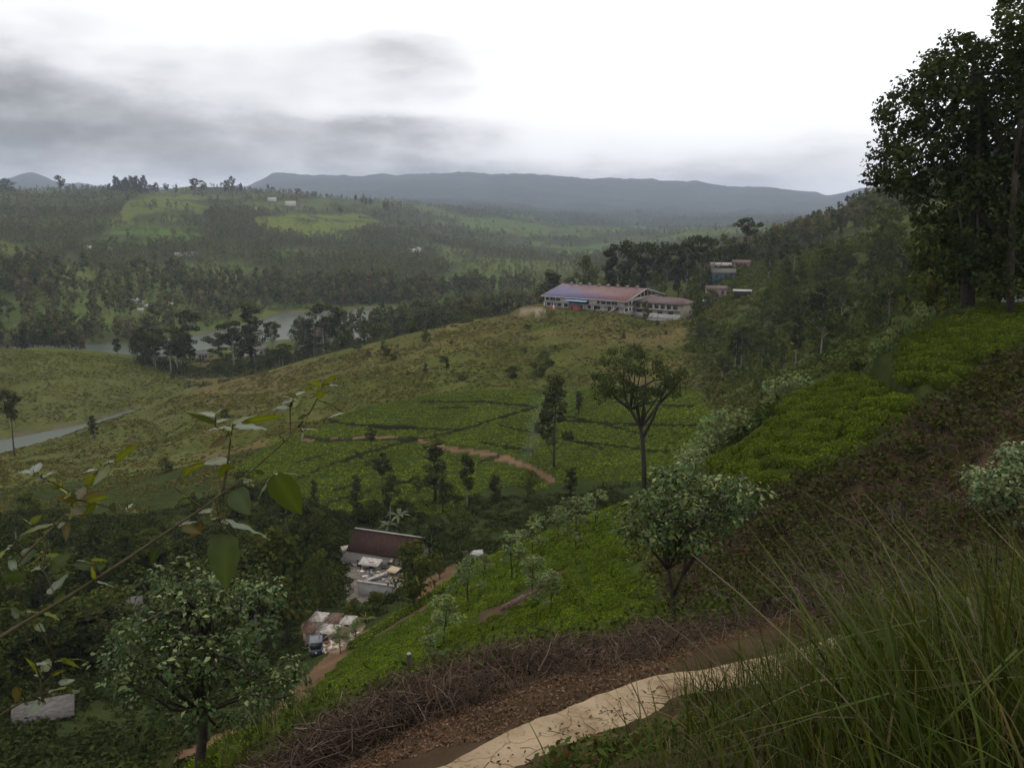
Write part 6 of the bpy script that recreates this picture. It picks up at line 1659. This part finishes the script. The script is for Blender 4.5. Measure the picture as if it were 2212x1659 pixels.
# the plume leans with the wind and widens upwards: distance from its slanting axis over its radius
ax_ = math_node(nt, 'SUBTRACT', sx_.outputs[0], math_node(nt, 'MULTIPLY', sx_.outputs[2], .45))
rad_ = math_node(nt, 'ADD', math_node(nt, 'MULTIPLY', sx_.outputs[2], .30), 1.2)
rr_ = math_node(nt, 'DIVIDE', math_node(nt, 'SQRT', math_node(nt, 'ADD', math_node(nt, 'MULTIPLY', ax_, ax_), math_node(nt, 'MULTIPLY', sx_.outputs[1], sx_.outputs[1]))), rad_)
dn = math_node(nt, 'MULTIPLY', ramp(nt, rr_, .15, 1.0, 1, 0), ramp(nt, nz_.outputs['Fac'], .35, .65, 0.1, 1))
dn = math_node(nt, 'MULTIPLY', dn, ramp(nt, sx_.outputs[2], 1.0, 17.0, .040, 0.0))
nt.links.new(math_node(nt, 'MAXIMUM', dn, 0.0), pv.inputs['Density'])
nt.links.new(pv.outputs[0], out.inputs['Volume'])
mb = MB(); mb.box(-4, 15, -7, 7, 0.2, 17.5)
so_ = mb.build('smoke', sm, loc=tuple(b)); tag(so_, 'thin bluish smoke drifting up from the edge of the tea garden', 'smoke', kind='stuff')

# loose rubbish in the yards
rq = np.random.default_rng(55)
def rubble(name, poly, n_, label, seed):
    P, _a, _b = px_points(26000, poly, 70, 140, rq, jit=0); P = P[:n_]; mb = MB()
    pal = np.array([(0.50, 0.47, 0.42), (0.42, 0.36, 0.28), (0.22, 0.13, 0.09), (0.12, 0.08, 0.06), (0.30, 0.29, 0.28), (0.10, 0.12, 0.16), (0.30, 0.07, 0.05)])
    for p_ in P:
        c_ = pal[rq.choice(7, p=[.30, .22, .18, .14, .1, .04, .02])] * rq.uniform(.7, 1.2); a = rq.uniform(0, 3.14); w_, l_, h_ = rq.uniform(.06, .4), rq.uniform(.1, .8), rq.uniform(.02, .22)
        ux, uy = np.array([cos(a), sin(a), rq.normal() * .15]), np.array([-sin(a), cos(a), rq.normal() * .15])
        q = [p_ + ux * l_ * i_ + uy * w_ * j_ for i_, j_ in ((-.5, -.5), (.5, -.5), (.5, .5), (-.5, .5))]
        mb.prism(q, (0, 0, h_), c_)
    return tag(mb.build(name, M_TWIG), label, 'rubble', kind='stuff')
rubble('rubble', [(742,1192),(790,1205),(868,1205),(872,1270),(800,1255),(770,1235)], 170, 'boards, rubble and scraps strewn over the village yard', 1)
rubble('rubble', [(655,1400),(650,1345),(700,1325),(780,1345),(775,1372),(735,1410),(690,1420)], 170, 'boards, rubble and scraps strewn round the patched shack', 2)
# ------------------------------------------------------------------ sky, sun, haze, camera
SUN_EL, SUN_AZ = 58.0, 35.0        # degrees; azimuth to the right of the view
w = bpy.data.worlds.new('World'); SC.world = w; w.use_nodes = True
nt = w.node_tree; nt.nodes.clear()
out = nt.nodes.new('ShaderNodeOutputWorld'); bg = nt.nodes.new('ShaderNodeBackground')
bg.inputs[1].default_value = 0.1
sky = nt.nodes.new('ShaderNodeTexSky'); sky.sky_type = 'NISHITA'; sky.sun_disc = False
sky.sun_elevation = radians(SUN_EL); sky.sun_rotation = radians(SUN_AZ)
sky.air_density = 1.0; sky.dust_density = 3.0
tc = nt.nodes.new('ShaderNodeTexCoord')
sx = nt.nodes.new('ShaderNodeSeparateXYZ'); nt.links.new(tc.outputs['Generated'], sx.inputs[0])
A = math_node(nt, 'MULTIPLY', math_node(nt, 'ARCTAN2', sx.outputs[0], sx.outputs[1]), 57.2958)
E = math_node(nt, 'MULTIPLY', math_node(nt, 'ARCSINE', sx.outputs[2]), 57.2958)
def sky_noise(sc, stretch, detail, off):
    mp = nt.nodes.new('ShaderNodeMapping'); mp.inputs['Scale'].default_value = stretch; mp.inputs['Location'].default_value = off
    nt.links.new(tc.outputs['Generated'], mp.inputs[0])
    n = nt.nodes.new('ShaderNodeTexNoise'); n.inputs['Scale'].default_value = sc; n.inputs['Detail'].default_value = detail
    n.inputs['Roughness'].default_value = 0.55
    nt.links.new(mp.outputs[0], n.inputs['Vector'])
    return math_node(nt, 'SUBTRACT', n.outputs['Fac'], 0.5)
wa = sky_noise(5.0, (1, 1, 3.2), 5, (0, 0, 0)); wb = sky_noise(6.0, (1, 1, 3.2), 5, (4, 2, 7)); wc = sky_noise(8.0, (1, 1, 2.4), 7, (9, 1, 3))
A2 = math_node(nt, 'ADD', A, math_node(nt, 'MULTIPLY', wa, 16.0))
E2 = math_node(nt, 'ADD', E, math_node(nt, 'MULTIPLY', wb, 5.5))
# grey cloud masses: azimuth, elevation, half widths (degrees), weight
CLOUDS = [(-34, 5.9, 12, 2.4, 0.46), (-24, 3.3, 22, 1.9, 0.38), (-20, 7.4, 15, 2.8, 0.22), (-8.5, 2.5, 9, 1.1, 0.42), (-12, 4.6, 6.5, 1.0, 0.18),
          (-9.0, 9.7, 6.0, 1.1, 0.20), (-6.4, 8.4, 3.4, 1.3, 0.20), (-7.0, 4.9, 5.0, 0.9, 0.28), (3, 1.2, 16, 1.0, 0.34), (16, 2.2, 9, 0.9, 0.22), (18.5, 3.3, 5, 0.7, 0.16),
          (14, 0.4, 14, 1.2, 0.16), (-30, 12.5, 7, 2.6, 0.10), (-38, 3.0, 14, 5.0, 0.40)]
tot = None
for a0, e0, sa, se, wt in CLOUDS:
    da = math_node(nt, 'DIVIDE', math_node(nt, 'SUBTRACT', A2, a0), sa); de = math_node(nt, 'DIVIDE', math_node(nt, 'SUBTRACT', E2, e0), se)
    q = math_node(nt, 'ADD', math_node(nt, 'MULTIPLY', da, da), math_node(nt, 'MULTIPLY', de, de))
    g = math_node(nt, 'MULTIPLY', math_node(nt, 'POWER', 2.71828, math_node(nt, 'MULTIPLY', q, -1.0)), wt)
    tot = g if tot is None else math_node(nt, 'ADD', tot, g)
tot = math_node(nt, 'MULTIPLY', tot, math_node(nt, 'ADD', math_node(nt, 'MULTIPLY', wc, 1.7), 1.0))
tot = math_node(nt, 'MINIMUM', math_node(nt, 'MAXIMUM', tot, 0.0), 1.0)
rm = nt.nodes.new('ShaderNodeValToRGB'); rm.color_ramp.interpolation = 'B_SPLINE'
els = rm.color_ramp.elements
els[0].position = 0.0; els[0].color = (1.0, 1.0, 1.0, 1); els[1].position = 1.0; els[1].color = (0.17, 0.175, 0.18, 1)
for pos, c in ((0.18, (0.82, 0.82, 0.83)), (0.45, (0.46, 0.46, 0.475)), (0.75, (0.26, 0.265, 0.27))):
    e = els.new(pos); e.color = (*c, 1)
nt.links.new(tot, rm.inputs[0])
vm = nt.nodes.new('ShaderNodeVectorMath'); vm.operation = 'SCALE'; vm.inputs['Scale'].default_value = 16.5
nt.links.new(rm.outputs[0], vm.inputs[0])
c = mixcol(nt, 'MIX', 0.93, sky.outputs[0], vm.outputs[0])
nt.links.new(c, bg.inputs[0]); nt.links.new(bg.outputs[0], out.inputs[0])

sl = bpy.data.lights.new('sun', 'SUN'); sl.energy = 0.8; sl.angle = radians(14); sl.color = (1, 0.96, 0.9)
so = bpy.data.objects.new('sun', sl); COL.objects.link(so)
v = Vector((sin(radians(SUN_AZ)) * cos(radians(SUN_EL)), cos(radians(SUN_AZ)) * cos(radians(SUN_EL)), sin(radians(SUN_EL))))
so.rotation_euler = v.to_track_quat('Z', 'Y').to_euler(); so.location = (0, 0, 60)

top = 0
for o in SC.objects:
    if o.type == 'MESH' and o.name in ('ground',):
        top = max(top, max(c[2] for c in o.bound_box))
hm_, nt, out = new_mat('haze_air')
pv = nt.nodes.new('ShaderNodeVolumePrincipled')
pv.inputs['Color'].default_value = (0.72, 0.81, 1.0, 1); pv.inputs['Density'].default_value = HAZE; pv.inputs['Anisotropy'].default_value = 0.0
nt.links.new(pv.outputs[0], out.inputs['Volume'])
mb = MB(); mb.box(-9800, 9800, -9800, 9800, float(GZ.min()) - 3, max(top, 60) + 8)
hz = mb.build('haze', hm_); tag(hz, 'thin pale haze filling the air over the valley', 'haze', kind='stuff')

cam = bpy.data.cameras.new('camera'); cam.sensor_width = 36; cam.sensor_fit = 'HORIZONTAL'; cam.lens = 36 * FPX / 2212
cam.clip_start = 0.05; cam.clip_end = 30000
co = bpy.data.objects.new('camera', cam); COL.objects.link(co)
co.rotation_euler = (pi / 2 - PITCH, 0, 0); SC.camera = co
SC.view_settings.view_transform = 'Standard'; SC.view_settings.look = 'None'; SC.view_settings.exposure = EXPO; SC.view_settings.gamma = 1
SC.view_settings.use_curve_mapping = False
SC.render.engine = 'CYCLES'
cy = SC.cycles
cy.max_bounces = 5; cy.diffuse_bounces = 3; cy.glossy_bounces = 2; cy.transmission_bounces = 3; cy.volume_bounces = 0; cy.transparent_max_bounces = 16
cy.use_denoising = True; cy.sample_clamp_indirect = 5
